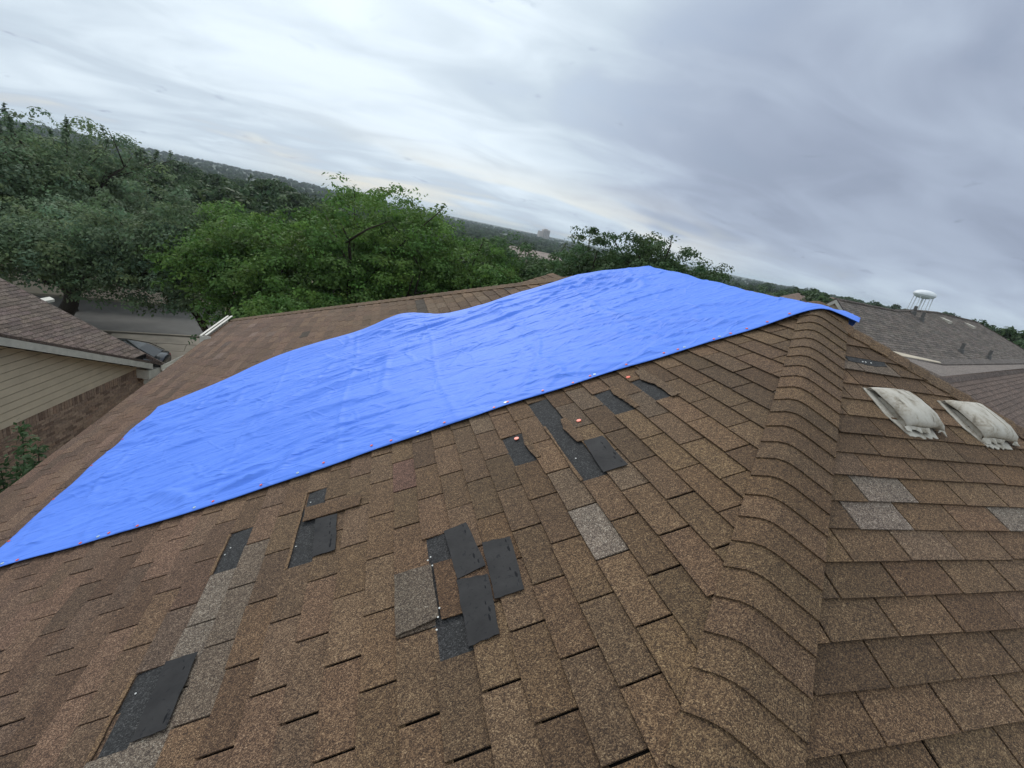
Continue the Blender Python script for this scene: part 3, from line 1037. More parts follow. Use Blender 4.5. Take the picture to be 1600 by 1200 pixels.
nx_s = lambda x: (x - TX0) / (TX1 - TX0)
for k, x in enumerate([-1.96, -1.85, -1.50, -1.36, -1.20, -.80, -.55, -.20, .06, .18, .50, .80, .88, 1.10, 1.28, 1.40, 1.62, 1.86, 1.95, 2.18, 2.30, 2.40, 2.52, 2.66]):
    p = tarp_pt(nx_s(x), R.choice((1, 2, 2, 3)) / NYT)
    disc('cap_nail', p + F1.n * .002, F1.n, 0.0082, 0.003, M['orange'], tarp, 8)
for k, y in enumerate((.12, .3, .5, .68, .86)):
    p = tarp_pt(1 / NXT, y)
    disc('cap_nail', p + F1.n * .002, F1.n, 0.0082, 0.003, M['orange'], tarp, 8)
for x in (-1.93, -1.42, -.9, -.35, .34, .86, 1.42, 1.99, 2.22):
    p = tarp_pt(nx_s(x), 2 / NYT) + F1.n * .003
    mb = MB()
    a = F1.u; b_ = F1.v
    ring = lambda r, hh: [p + (a * math.cos(2 * math.pi * k / 12) + b_ * math.sin(2 * math.pi * k / 12)) * r + F1.n * hh for k in range(12)]
    v_ = ring(.009, .0) + ring(.0078, .002) + ring(.005, .002) + ring(.004, .0)
    f_ = [(i * 12 + k, i * 12 + (k + 1) % 12, (i + 1) * 12 + (k + 1) % 12, (i + 1) * 12 + k) for i in range(3) for k in range(12)]
    mb.add(v_, f_)
    mb.build('grommet', M['brass'], tarp)

# ------------------------------------------------------------------ roof vents on the right plane
def vent(x0, w_top, label, seed, wd=0.37):
    rr = random.Random(seed)
    root = empty('roof_vent', F2.p(w_top - .2, x0 + wd / 2, 0.009), label, 'roof vent', 'roof vents on the right slope')
    # flange
    mb = MB()
    n = 12
    low = [(w_top - .335 + rr.uniform(-.012, .012) * (1 if 0 < k < n else 0), x0 + .02 + (wd - .09) * k / n) for k in range(n + 1)]
    poly = low + [(w_top - .02, x0 + wd + .03), (w_top + .005, x0 - .02), (w_top - .2, x0 - .028)]
    mb.slab([F2.p(u, x, .0135) for u, x in orient(poly)], -F2.n * .004)
    mb.build('flange', M['vent'], root)
    # hood: profile along the slope, swept across the width, softly crumpled
    prof = [(0.0, .018), (-.012, .044), (-.04, .070), (-.10, .082), (-.17, .088), (-.22, .090), (-.252, .086), (-.276, .074), (-.288, .054), (-.286, .034)]
    nx = 12
    vs, fs = [], []
    for a, (du, hh) in enumerate(prof):
        for c in range(nx + 1):
            t = c / nx
            x = x0 + wd * t
            bulge = 1 - (0.46 if a > 1 else .2) * (abs(2 * t - 1) ** 5)
            ru = 0.010 * mnoise.noise((x * 16, du * 18, seed)) * (1 if a > 1 else .3)
            sag = 0.014 * mnoise.noise((x * 9, 3.3, seed)) if a > 5 else 0
            vs.append(F2.p(w_top + du + sag, x + (0.02 * (a / 9) if t < .1 else 0), hh * bulge + ru))
    for a in range(len(prof) - 1):
        for c in range(nx):
            i = a * (nx + 1) + c
            fs.append((i, i + nx + 1, i + nx + 2, i + 1))
    hood = obj('hood', vs, fs, M['vent'], root, smooth=True)
    sm = hood.modifiers.new('thickness', 'SOLIDIFY'); sm.thickness = .004; sm.offset = -1
    # side cheeks set in from the hood edge, leaving the dark slot open on the left
    for s, xx in ((0, x0 + .035), (1, x0 + wd - .03)):
        mb = MB()
        pts = [(w_top - .05, .012), (w_top - .08, .026), (w_top - .18, .036), (w_top - .26, .040), (w_top - .275, .012)]
        mb.slab([F2.p(u, xx, hh) for u, hh in pts], F2.v * .004)
        mb.build('side_cheek', M['vent'], root)
    mb = MB()
    mb.slab([F2.p(u, x, .0165) for u, x in orient([(w_top - .05, x0 + .045), (w_top - .05, x0 + wd - .04), (w_top - .265, x0 + wd - .04), (w_top - .265, x0 + .045)])], F2.n * .02)
    mb.build('duct_opening', M['dark'], root)
    # drooping lip of the hood with a torn edge
    vs, fs = [], []
    for c in range(nx + 1):
        t = c / nx
        x = x0 + wd * t
        hb = .036 * (1 - 0.22 * (abs(2 * t - 1) ** 4))
        sag = 0.014 * mnoise.noise((x * 9, 3.3, seed))
        vs.append(F2.p(w_top - .287 + sag, x, hb + .002))
        vs.append(F2.p(w_top - .305 + rr.uniform(-.02, .012), x, max(.0165, .02 + rr.uniform(-.004, .012))))
    for c in range(nx):
        if 7 <= c <= 9: continue
        fs.append((2 * c, 2 * c + 2, 2 * c + 3, 2 * c + 1))
    lip = obj('torn_lip', vs, fs, M['vent'], root)
    sm = lip.modifiers.new('thickness', 'SOLIDIFY'); sm.thickness = .003
    # seam line down the hood
    mb = MB()
    mb.tube([F2.p(w_top + du, x0 + wd * .62, hh + .001) for du, hh in prof[1:8]], .0022, 5)
    mb.build('seam', M['vent'], root)
    return root
vent(2.665, 2.125, 'weathered white roof vent nearer the hip, left of the pair', 3, .30)
vent(3.245, 2.100, 'weathered white roof vent farther from the hip, right of the pair', 8, .30)

# ------------------------------------------------------------------ trees
def tube_tree(mb, base, top, r0, limbs, seed, crown_c, crown_r):
    rr = random.Random(seed)
    b_, t_ = Vector(base), Vector(top)
    pts, rad = [], []
    for k in range(7):
        f = k / 6
        p = b_.lerp(t_, f) + Vector((rr.uniform(-.12, .12), rr.uniform(-.12, .12), 0)) * (f > 0)
        pts.append(p); rad.append(r0 * (1.25 if k == 0 else 1 - .45 * f))
    mb.tube(pts, rad, 9)
    for k in range(limbs):
        an = 2 * math.pi * k / limbs + rr.uniform(-.4, .4)
        st = b_.lerp(t_, rr.uniform(.55, 1.0))
        en = Vector(crown_c) + Vector((math.cos(an) * crown_r[0] * rr.uniform(.5, .85), math.sin(an) * crown_r[1] * rr.uniform(.5, .85), crown_r[2] * rr.uniform(-.45, .7)))
        pp, rd = [], []
        for q in range(7):
            f = q / 6
            p = st.lerp(en, f) + Vector((0, 0, math.sin(f * math.pi) * .35)) + Vector((rr.uniform(-.15, .15), rr.uniform(-.15, .15), rr.uniform(-.1, .1))) * f
            pp.append(p); rd.append(r0 * .5 * (1 - .88 * f))
        mb.tube(pp, rd, 6)
        for q in range(3):
            f = rr.uniform(.4, .9)
            s2 = st.lerp(en, f)
            e2 = s2 + Vector((rr.uniform(-1, 1), rr.uniform(-1, 1), rr.uniform(0, 1.0))) * crown_r[0] * .3
            mb.tube([s2, s2.lerp(e2, .5) + Vector((0, 0, .1)), e2], [r0 * .16, r0 * .1, r0 * .03], 5)

def leaf_quads(C, N, size, rng, aspect=0.55):
    """diamond leaves at C (n,3) with rough normals N"""
    n = len(C)
    nn = N + rng.normal(0, .42, (n, 3))
    nn /= np.linalg.norm(nn, axis=1, keepdims=True) + 1e-9
    a = np.cross(nn, rng.normal(0, 1, (n, 3)))
    a /= np.linalg.norm(a, axis=1, keepdims=True) + 1e-9
    b_ = np.cross(nn, a)
    s = size * rng.uniform(.6, 1.35, (n, 1))
    q = np.empty((n, 4, 3))
    q[:, 0] = C - a * s
    q[:, 1] = C - b_ * s * aspect
    q[:, 2] = C + a * s * .95
    q[:, 3] = C + b_ * s * aspect
    return q

def crown(center, rad, seed, n_clump, leaves, size, spread, blobs=16, shoots=0, shoot_len=1.0, lowfill=0.25):
    """leaf clumps spread over uneven lobes of one crown"""
    rng = np.random.default_rng(seed)
    c = np.asarray(center, float); r = np.asarray(rad, float)
    # lobes
    bl = []
    for k in range(blobs):
        d = rng.normal(0, 1, 3); d /= np.linalg.norm(d)
        if d[2] < -.55: d[2] *= -.5
        bl.append((c + d * r * rng.uniform(.42, .72), rng.uniform(.30, .50)))
    bl.append((c, .62))
    C, N, T = [], [], []
    per = n_clump // len(bl)
    for bc, br in bl:
        d = rng.normal(0, 1, (per, 3)); d /= np.linalg.norm(d, axis=1, keepdims=True)
        dist_ = rng.uniform(.45, 1.0, (per, 1)) ** .45
        cc = bc + d * dist_ * br * r
        lob = rng.uniform(.82, 1.18)
        for k in range(per):
            m_ = max(3, int(leaves * rng.uniform(.5, 1.5)))
            pd = rng.normal(0, 1, (m_, 3)); pd /= np.linalg.norm(pd, axis=1, keepdims=True)
            pd[:, 2] = np.where(pd[:, 2] < -.3, -pd[:, 2], pd[:, 2])
            pr = spread * rng.uniform(1.2, 2.6)
            pts = cc[k] + pd * pr * rng.uniform(.55, 1.08, (m_, 1)) * np.array([1, 1, .72])
            C.append(pts)
            N.append(pd + np.array([0, 0, .35]))
            tone = lob * rng.uniform(.75, 1.25)
            col = np.array([tone * rng.uniform(.9, 1.15), tone, tone * rng.uniform(.8, 1.1)])
            T.append(np.tile(col, (m_, 1)) * rng.uniform(.85, 1.15, (m_, 1)))
    sh = []
    for k in range(shoots):
        d = rng.normal(0, 1, 3); d[2] = abs(d[2]) + .9; d /= np.linalg.norm(d)
        st = c + np.array([rng.uniform(-.85, .85) * r[0], rng.uniform(-.5, .5) * r[1], r[2] * rng.uniform(.55, .85)])
        ln = shoot_len * rng.uniform(.5, 1.2)
        en = st + np.array([d[0] * .35, d[1] * .35, d[2]]) * ln
        sh.append((st, en))
        m_ = int(110 * ln)
        f = rng.uniform(0, 1, (m_, 1))
        pts = st + (en - st) * f + rng.normal(0, 1, (m_, 3)) * (.16 * (1.15 - f))
        C.append(pts); N.append(np.tile(np.array([0, 0, 1.0]), (m_, 1)))
        T.append(np.tile(np.array([.8, .82, .8]), (m_, 1)))
    C = np.concatenate(C); N = np.concatenate(N); T = np.concatenate(T)
    return leaf_quads(C, N, size, rng), T, sh

def polar(az, dist_, z):
    return (math.sin(RAD(az)) * dist_, math.cos(RAD(az)) * dist_, z)

def tree(name, label, az, dist_, ztop, zbot, rx, mat, seed, n_clump=1700, leaves=20, size=.10, spread=.22, blobs=18, shoots=0, shoot_len=1.0, trunk=.22, group=None, ry=None, base=None):
    x, y, _ = polar(az, dist_, 0)
    zb = terrain(x, y)
    cz = (ztop + zbot) / 2
    cr_ = (rx, ry or rx, (ztop - zbot) / 2)
    bs = base or (x, y, zb)
    root = empty(name, bs, label, 'tree', group)
    tm = MB()
    tube_tree(tm, (bs[0], bs[1], bs[2] - .15), (x, y, cz - cr_[2] * .25), trunk, 9, seed, (x, y, cz), cr_)
    q, T, sh = crown((x, y, cz), cr_, seed, n_clump, leaves, size, spread, blobs, shoots, shoot_len)
    for st, en in sh:
        cc_ = np.array([x, y, cz])
        tm.tube([cc_, cc_ + (st - cc_) * .6 + np.array([0, 0, .2]), st, en], [.05, .035, .022, .008], 4)
    tm.build('trunk', M['bark'], root, smooth=True)
    quadmesh('crown', q, M[mat], root, T)
    return root

tree('oak_tree', 'large bright green oak filling the middle behind the tarp', -2.6, 23.0, 1.0, -9.6, 6.3, 'leaf_oak', 21, 1500, 75, .070, .25, 32, 3, .4, .32)
tree('oak_tree', 'bright green low tree in front of the large oak by the far gutter', -8.5, 17.5, -2.9, -8.6, 2.7, 'leaf_oak', 22, 420, 60, .060, .2, 14, 0, 1, .16)
tree('oak_tree', 'green tree on the left shoulder of the large oak', -12.0, 25.0, -0.7, -9.0, 4.1, 'leaf_oak', 35, 700, 65, .072, .25, 18, 0, .5, .2, base=(-3.8, 25.0, terrain(-3.8, 25.0)))
tree('oak_tree', 'rounded green tree on the right shoulder of the large oak', 9.3, 22.0, 0.8, -8.4, 4.0, 'leaf_oak', 23, 800, 65, .070, .24, 20, 2, .4, .2)
tree('shade_tree', 'dull green tree between the large oak and the twiggy ridge trees', 16.8, 25.0, 0.55, -9.0, 4.1, 'leaf_dark', 24, 800, 55, .075, .24, 18, 2, .5, .2)
tree('ridge_tree', 'dark twiggy tree left of the tarp peak with shoots above it', 24.4, 19.0, 0.75, -5.5, 2.6, 'leaf_dark', 25, 850, 48, .056, .15, 26, 8, .4, .15)
tree('ridge_tree', 'dark twiggy tree right of the tarp peak with tall shoots', 31.6, 18.0, 0.95, -4.5, 2.35, 'leaf_dark', 26, 850, 48, .054, .15, 26, 8, .4, .15)
tree('ridge_tree', 'small dark tree where the tarp slopes down to the right', 37.0, 20.0, 0.5, -4.5, 1.7, 'leaf_dark', 27, 480, 48, .056, .15, 16, 2, .3, .12)
tree('grey_tree', 'hazy grey green tree left of the large oak', -19.6, 29.0, -0.8, -8.8, 4.2, 'leaf_grey', 28, 850, 60, .080, .28, 20, 0, 1, .22, base=(-7.2, 28.5, terrain(-7.2, 28.5)))
tree('street_tree', 'spreading dark street tree with a thick trunk over the sidewalk', -26.0, 33.0, -3.0, -8.1, 5.9, 'leaf_grey', 29, 1100, 60, .085, .30, 26, 0, 1, .46, base=(-17.7, 32.4, terrain(-17.7, 32.4)))
tree('tall_tree', 'tall thin crowned tree rising above the hill at the far left', -27.3, 42.0, 1.2, -9.0, 6.6, 'leaf_grey', 30, 1000, 50, .10, .36, 24, 20, 1.1, .3)
tree('tall_tree', 'dark tree at the left edge behind the neighbour roof', -34.5, 38.0, 0.6, -9.5, 5.4, 'leaf_grey', 31, 850, 50, .10, .34, 18, 2, 1.0, .3)
tree('oak_tree', 'dark low branches hanging beside the driveway', -13.2, 20.5, -5.2, -8.9, 1.9, 'leaf_dark', 32, 330, 50, .062, .2, 14, 0, 1, .14, base=(-3.4, 20.5, terrain(-3.4, 20.5)))

def shrub(label, x, y, ztop, rad, seed, n=260, mat='leaf_dark'):
    zb = terrain(x, y)
    root = empty('shrub', (x, y, zb), label, 'shrub')
    tm = MB()
    rr = random.Random(seed)
    rng = np.random.default_rng(seed)
    C, N, T = [], [], []
    for k in range(9):
        an = rr.uniform(0, 6.28)
        en = Vector((x + math.cos(an) * rad * rr.uniform(.2, .95), y + math.sin(an) * rad * rr.uniform(.2, .95), ztop - rr.uniform(0, .9)))
        st = Vector((x + math.cos(an) * .1, y + math.sin(an) * .1, zb - .1))
        md = st.lerp(en, .5) + Vector((math.cos(an) * .1, math.sin(an) * .1, 0))
        tm.tube([st, md, en], [.03, .02, .006], 5)
        m_ = n
        f = rng.uniform(.3, 1.02, (m_, 1)) ** .7
        p0, p1 = np.array(st), np.array(en)
        pts = p0 + (p1 - p0) * f + rng.normal(0, 1, (m_, 3)) * (.05 + .26 * (1.02 - f))
        C.append(pts); N.append(np.tile(np.array([0, 0, .8]), (m_, 1))); T.append(np.tile(rng.uniform(.6, 1.1) * np.ones(3), (m_, 1)))
    tm.build('stems', M['bark'], root)
    quadmesh('crown', leaf_quads(np.concatenate(C), np.concatenate(N), .05, rng, .45), M[mat], root, np.concatenate(T))
shrub('dark leafy shrub in the gap between the two houses', -4.75, 7.0, -3.75, .75, 51, 420)
shrub('smaller dark shrub tips against the brick wall', -4.55, 8.8, -5.1, .45, 52, 160)

# ------------------------------------------------------------------ neighbour house on the left
A9 = RAD(9.2)
NN = Vector((math.cos(A9), -math.sin(A9), 0))
SS = Vector((math.sin(A9), math.cos(A9), 0))
D0 = -8.464
def nb(s, d_, z):              # s along the wall, d_ behind the wall face
    p = SS * s + NN * (D0 - d_)
    return Vector((p.x, p.y, z))
nh = empty('neighbour_house', nb(8, 4, -8.6), 'tan sided brick house below the left eave', 'house')
RS = 0.426
def rake_z(s):                 # top of the rake at the overhang
    return -3.64 - RS * (s - 9.27) if s > 6.8 else -3.64 - RS * (6.8 - 9.27) - RS * (6.8 - s)
WB = -5.71                     # siding meets brick
mb = MB()
s_end, s_beg = 13.75, -0.1
wall_poly = [(s_beg, -8.8), (s_end, -8.8), (s_end, rake_z(s_end) - .25), (6.8, rake_z(6.8) - .25), (s_beg, rake_z(s_beg) - .25)]
mb.slab([nb(s, 0.012, z) for s, z in wall_poly], -NN * 0.2)
nwall = mb.build('wall', M['mortar'], nh)
mb = MB()
ds_ = (rake_z(6.8) - .25 - WB) / RS
mb.slab([nb(max(s_beg, 6.8 - ds_), .004, WB), nb(min(s_end, 6.8 + ds_), .004, WB), nb(6.8, .004, rake_z(6.8) - .25)], -NN * .004)
mb.build('lap_shade_sheet', M['deck'], nwall)  # near-black sheet behind the board gaps draws the shadow lines under the laps
k = 0
z = WB
while z < rake_z(6.8) - .3:
    z1 = z + 0.162
    def lim(zz):
        ds = (rake_z(6.8) - .24 - zz) / RS
        return max(6.8 - ds, s_beg), min(6.8 + ds, s_end)
    a0, a1 = lim(z); b0, b1 = lim(min(z1, rake_z(6.8) - .245))
    if a1 - a0 > .2:
        bm_ = MB()
        bm_.tint = (R.uniform(.96, 1.03),) * 3
        bm_.slab([nb(a0, -.030, z), nb(a1, -.030, z), nb(b1, -.018, z1 - .017), nb(b0, -.018, z1 - .017)], -NN * .014)
        bm_.build('siding_board', M['siding'], nwall)
    z = z1
# bricks: a soldier course under the siding, then running courses
def brick_box(s0, s1, z0, z1, mb_, t):
    mb_.tint = t
    o = R.uniform(-.004, .003)
    mb_.hexa([nb(s0, .01, z0), nb(s1, .01, z0), nb(s1, -.012 + o, z0), nb(s0, -.012 + o, z0), nb(s0, .01, z1), nb(s1, .01, z1), nb(s1, -.012 + o, z1), nb(s0, -.012 + o, z1)])
def bt():
    c = R.choice(((1, 1, 1), (1.12, 1.1, 1.05), (.85, .83, .83), (1.25, 1.24, 1.2), (.62, .58, .57), (1.05, .97, .92), (1, .98, .95)))
    k_ = R.uniform(.92, 1.08)
    return tuple(v * k_ for v in c)
cand = []
s = 0.0
while s < s_end - .07:
    cand.append((s, s + .066, WB - .205, WB - .006)); s += .076
row = 0
z = WB - .215
while z > -8.5:
    s = (row % 2) * .105
    while s < s_end - .1:
        cand.append((s, min(s + .198, s_end), z - .057, z)); s += .208
    z -= .067; row += 1
shown, hidden = [], []
for cb in cand:
    p = project(nb((cb[0] + cb[1]) / 2, 0, (cb[2] + cb[3]) / 2))
    vis = p and p[0] > -15 and p[1] < 770 - p[0] * 0.731 + 6
    (shown if vis else hidden).append((cb, p))
shown.sort(key=lambda t: -(t[0][1] - t[0][0]) * (t[0][3] - t[0][2]) / ((t[0][0] - 0) ** 2))
for cb, p in shown[:300]:
    bb = MB(); brick_box(*cb, bb, bt()); bb.build('brick', M['brick'], nwall)
bb = MB()
for cb, p in shown[300:] + hidden:
    brick_box(*cb, bb, bt())
bb.build('bricks', M['brick'], nwall, kind='stuff')
# roof slabs of the cross gable
mb = MB()
OV = -0.35
for sa, sb in ((6.8, 14.08), (6.8, -0.5)):
    mb.slab([nb(sa, OV, rake_z(sa)), nb(sb, OV, rake_z(sb)), nb(sb, 3.4, rake_z(sb)), nb(sa, 3.4, rake_z(sa))], (0, 0, -.06))
groof = mb.build('gable_roof', M['far_shingle'], nh)
for sa, sb, nm in ((6.8, 13.62, 0), (6.8, 0.0, 1)):
    mb = MB()
    mb.slab([nb(sa, OV + .005, rake_z(sa) - .065), nb(sb, OV + .005, rake_z(sb) - .065), nb(sb, OV + .005, rake_z(sb) - .23), nb(sa, OV + .005, rake_z(sa) - .23)], -NN * .03)
    mb.build('rake_board', M['white'], nh)
    mb = MB()
    mb.slab([nb(sa, OV + .03, rake_z(sa) - .2), nb(sb, OV + .03, rake_z(sb) - .2), nb(sb, .0, rake_z(sb) - .2), nb(sa, .0, rake_z(sa) - .2)], (0, 0, -.015))
    mb.build('rake_soffit', M['siding'], nh)
mb = MB()
mb.hexa([nb(13.45, .02, -5.98), nb(14.0, .02, -5.98), nb(14.0, OV + .02, -5.98), nb(13.45, OV + .02, -5.98), nb(13.45, .02, -5.72), nb(14.0, .02, -5.80), nb(14.0, OV + .02, -5.80), nb(13.45, OV + .02, -5.72)])
mb.build('cornice_return', M['white'], nh)
# main roof plane that faces us behind the gable
def mB(s, d_, hgt=0.0):
    return nb(s, d_, -5.69 + .43 * (d_ + .35) + hgt)
mb = MB()
mb.slab([mB(14.1, .12), mB(14.1, 6.5), mB(4.0, 6.5), mB(4.0, .12)], (0, 0, -.12))
mroof = mb.build('main_roof', M['deck'], nh)
nB = Vector((0, 0, 1)) + NN * .43
nB.normalize()
FB = Frame(mB(0, OV), (-NN + Vector((0, 0, .43))).normalized(), SS, nB)
mb = MB()
for i in range(4, 52):
    ua = i * .133
    v = 6.0 + (i % 2) * .15
    while v < 14.1:
        va, vb = v, min(v + T_, 14.12)
        v += T_
        if vb - va < .05: continue
        vs_, fs_ = make_tab(FB, orient([(ua, va + .005), (ua + .15, va + .005), (ua + .15, vb - .005), (ua, vb - .005)]), ua)
        k_ = R.uniform(.75, 1.25)
        mb.tint = (k_, k_ * R.uniform(.94, 1.02), k_ * R.uniform(.9, 1.02))
        mb.add([p + FB.n * .004 for p in vs_], fs_)
mb.build('shingles', M['far_shingle'], mroof, kind='stuff')
mb = MB()
mb.slab([mB(14.14, OV, -.02), mB(14.14, 6.5, -.02), mB(14.14, 6.5, -.16), mB(14.14, OV, -.16)], SS * .025)
mb.build('rake_trim', M['far_shingle'], nh)
mb = MB()
ga, gb = 13.95, 15.1
for (o0, o1, za, zb_) in ((OV - .12, OV - .01, -5.86, -5.85), (OV - .13, OV - .118, -5.86, -5.74), (OV - .015, OV - .005, -5.86, -5.72)):
    mb.hexa([nb(ga, o1, za), nb(gb, o1, za), nb(gb, o0, za), nb(ga, o0, za), nb(ga, o1, zb_), nb(gb, o1, zb_), nb(gb, o0, zb_), nb(ga, o0, zb_)])
mb.build('gutter', M['white'], nh)
mb = MB()
mb.hexa([mB(14.16, 2.7, -.10), mB(14.5, 2.7, -.10), mB(14.5, 2.82, -.10), mB(14.16, 2.82, -.10), mB(14.16, 2.7, -.03), mB(14.5, 2.7, -.03), mB(14.5, 2.82, -.03), mB(14.16, 2.82, -.03)])
mb.build('gutter', M['white'], nh)
mb = MB()
mb.slab([nb(13.75, .01, -8.8), nb(13.75, .01, -6.0), nb(13.75, 7.0, -6.0), nb(13.75, 7.0, -8.8)], -SS * .2)
mb.build('wall', M['brick'], nh)

# ------------------------------------------------------------------ grey roofed house on the right
Qh = Vector((17.4, 10.9, -1.55))
a75 = RAD(75)
eH = Vector((math.sin(a75), math.cos(a75), 0)); gH = Vector((-math.cos(a75), math.sin(a75), 0))
def hp(e, g_, hgt=0.0):
    p = Qh + eH * e + gH * g_
    return Vector((p.x, p.y, -1.55 + .49 * g_ + hgt))
rh = empty('neighbour_house', Qh + eH * 6 + gH * 4 + Vector((0, 0, -6.6)), 'grey shingled house with pipe vents right of the tarp', 'house')
outline = [(-3.2, 0.35), (-3.2, 1.0), (-0.9, 2.98), (3.8, 3.0), (6.5, 3.35), (9.9, 3.62), (15.2, 3.55), (18.9, -.1), (13.3, .66), (1.76, .15)]
mb = MB()
mb.slab([hp(e, g_) for e, g_ in outline], (0, 0, -.1))
hroof = mb.build('main_roof', M['deck'], rh)
nH = (Vector((0, 0, 1)) - gH * .49).normalized()
cH = math.cos(math.atan(.49))
FH = Frame(Qh, (gH + Vector((0, 0, .49))).normalized(), eH, nH)
mb = MB()
for i in range(0, 34):
    ua = i * .135 * 0.95
    v = -7.5 + (i % 2) * .15
    while v < 19:
        va, vb = v, v + T_
        v += T_
        gm_ = (ua + .06) * cH; em = (va + vb) / 2
        if not pip((em, gm_), outline): continue
        poly = [(ua, va + .006), (ua + .145, va + .006), (ua + .145, vb - .006), (ua, vb - .006)]
        vs_, fs_ = make_tab(FH, orient(poly), ua)
        k_ = R.uniform(.72, 1.3)
        mb.tint = (k_ * R.uniform(.97, 1.06), k_, k_ * R.uniform(.93, 1.0))
        mb.add([p + FH.n * .004 for p in vs_], fs_)
mb.build('shingles', M['grey_shingle'], hroof, kind='stuff')
# ridge and hip caps as one lapped strip
mb = MB()
edge = [(-0.9, 3.0), (3.8, 3.02), (6.5, 3.37), (9.9, 3.64), (15.2, 3.57), (18.9, -.1)]
for (e0, g0), (e1, g1) in zip(edge, edge[1:]):
    ln = math.hypot(e1 - e0, g1 - g0); n_ = max(1, int(ln / .15))
    for k in range(n_):
        t0, t1 = k / n_, (k + 1.15) / n_
        pa, pb = hp(e0 + (e1 - e0) * t0, g0 + (g1 - g0) * t0, .035), hp(e0 + (e1 - e0) * t1, g0 + (g1 - g0) * t1, .025)
        sd = Vector((-(pb - pa).y, (pb - pa).x, 0)).normalized() * .12
        mb.tint = (R.uniform(.75, 1.2),) * 3
        mb.slab([pa - sd - Vector((0, 0, .03)), pb - sd - Vector((0, 0, .03)), pb, pa], (0, 0, -.03))
        mb.slab([pa, pb, pb + sd - Vector((0, 0, .03)), pa + sd - Vector((0, 0, .03))], (0, 0, -.03))
mb.build('ridge_cap', M['grey_shingle'], hroof)
mb = MB()
low_e = [(-3.2, .40), (1.76, .20), (13.3, .71), (18.9, -.05)]
for (e0, g0), (e1, g1) in zip(low_e, low_e[1:]):
    mb.slab([hp(e0, g0 + .16, .022), hp(e1, g1 + .16, .022), hp(e1, g1 - .10, .03), hp(e0, g0 - .10, .03)], (0, 0, -.08))
mb.build('starter_strip', M['grey_shingle'], hroof)
for (e, g_, kind_) in [(5.55, 2.62, 0), (5.6, 3.0, 0), (9.3, 2.98, 1), (12.4, 2.95, 1), (5.42, .90, 0), (8.1, .70, 0)]:
    mb = MB()
    p = hp(e, g_)
    if kind_ == 0:
        mb.tube([p - Vector((0, 0, .05)), p + Vector((0, 0, .12)), p + Vector((0, 0, .13)), p + Vector((0, 0, .36))], [.12, .10, .065, .065], 10)
        mb.build('vent_pipe', M['pipe'], hroof)
    else:
        q = [(e - .22, g_ - .18), (e + .22, g_ - .18), (e + .22, g_ + .2), (e - .22, g_ + .2)]
        hh = (.13, .13, .04, .04)
        mb.hexa([hp(*c, .01) for c in q] + [hp(*c, v_) for c, v_ in zip(q, hh)])
        mb.build('box_vent', M['vent'], hroof)
# low slope behind the near wing and the brown wing roof itself
w0, w1_ = Vector((12.94, 7.59, -1.30)), Vector((26.2, 12.85, -1.30))
mb = MB()
mb.slab([w0, w1_, hp(13.3, .60, -.02), hp(1.76, .12, -.02), hp(-1.2, .35, -.02)], (0, 0, -.06))
mb.tint = (1.25, 1.25, 1.25)
mb.t = [(1.35, 1.36, 1.36)] * len(mb.f)
mb.build('low_roof', M['grey_shingle'], rh)
dw = (w1_ - w0).normalized(); gw = Vector((dw.y, -dw.x, 0))
if gw.dot(Vector((0, 1, 0))) > 0: gw = -gw
FWb = Frame(w0, (-gw + Vector((0, 0, .45))).normalized(), dw, (gw * .45 + Vector((0, 0, 1))).normalized())
mb = MB()
mb.slab([FWb.p(0, -1.5), FWb.p(0, 13.8), FWb.p(-7, 13.8), FWb.p(-7, -1.5)], (0, 0, -.1))
broof = mb.build('wing_roof', M['deck'], rh)
mb = MB()
for i in range(-48, 0):
    ua = i * .135
    v = -1.5 + (i % 2) * .15
    while v < 13.7:
        va, vb = v, v + T_
        v += T_
        top_u = min(ua + .15, 0)
        vs_, fs_ = make_tab(FWb, orient([(ua, va + .006), (top_u, va + .006), (top_u, vb - .006), (ua, vb - .006)]), ua)
        k_ = R.uniform(.8, 1.2)
        mb.tint = (k_ * 1.08, k_ * .98, k_ * .9)
        mb.add([p + FWb.n * .004 for p in vs_], fs_)
mb.build('shingles', M['far_shingle'], broof, kind='stuff')
mb = MB()
for k in range(110):
    a0 = FWb.p(-.13, -1.5 + k * .138, .02); a1 = FWb.p(-.13, -1.5 + k * .138 + .15, .014)
    c0 = FWb.p(.0, -1.5 + k * .138, .05); c1 = FWb.p(.0, -1.5 + k * .138 + .15, .044)
    b0 = c0 - gw * .12 - Vector((0, 0, .012)); b1 = c1 - gw * .12 - Vector((0, 0, .012))
    mb.tint = (R.uniform(.9, 1.3),) * 3
    mb.slab([a0, a1, c1, c0], (0, 0, -.012)); mb.slab([c0, c1, b1, b0], (0, 0, -.012))
mb.build('ridge_cap', M['far_shingle'], broof)
mb = MB()
mb.slab([hp(-1.6, .50, .045), hp(1.5, .20, .045), hp(1.5, .14, .045), hp(-1.6, .34, .045)], (0, 0, -.06))
mb.build('valley_flashing', M['siding'], rh)
mb = MB()
def wallbox(p0, p1, dep, zt):
    q0, q1 = p0 + dep, p1 + dep
    mb.hexa([Vector((p.x, p.y, -8.5)) for p in (p0, p1, q1, q0)] + [Vector((p.x, p.y, zt)) for p in (p0, p1, q1, q0)])
wallbox(hp(-1.5, 1.2), hp(16.5, 1.2), gH * 4, -1.35)
wallbox(FWb.p(-6.2, -1.0), FWb.p(-6.2, 13), -gw * 5.5, -4.2)
mb.build('wall', M['brick'], rh)
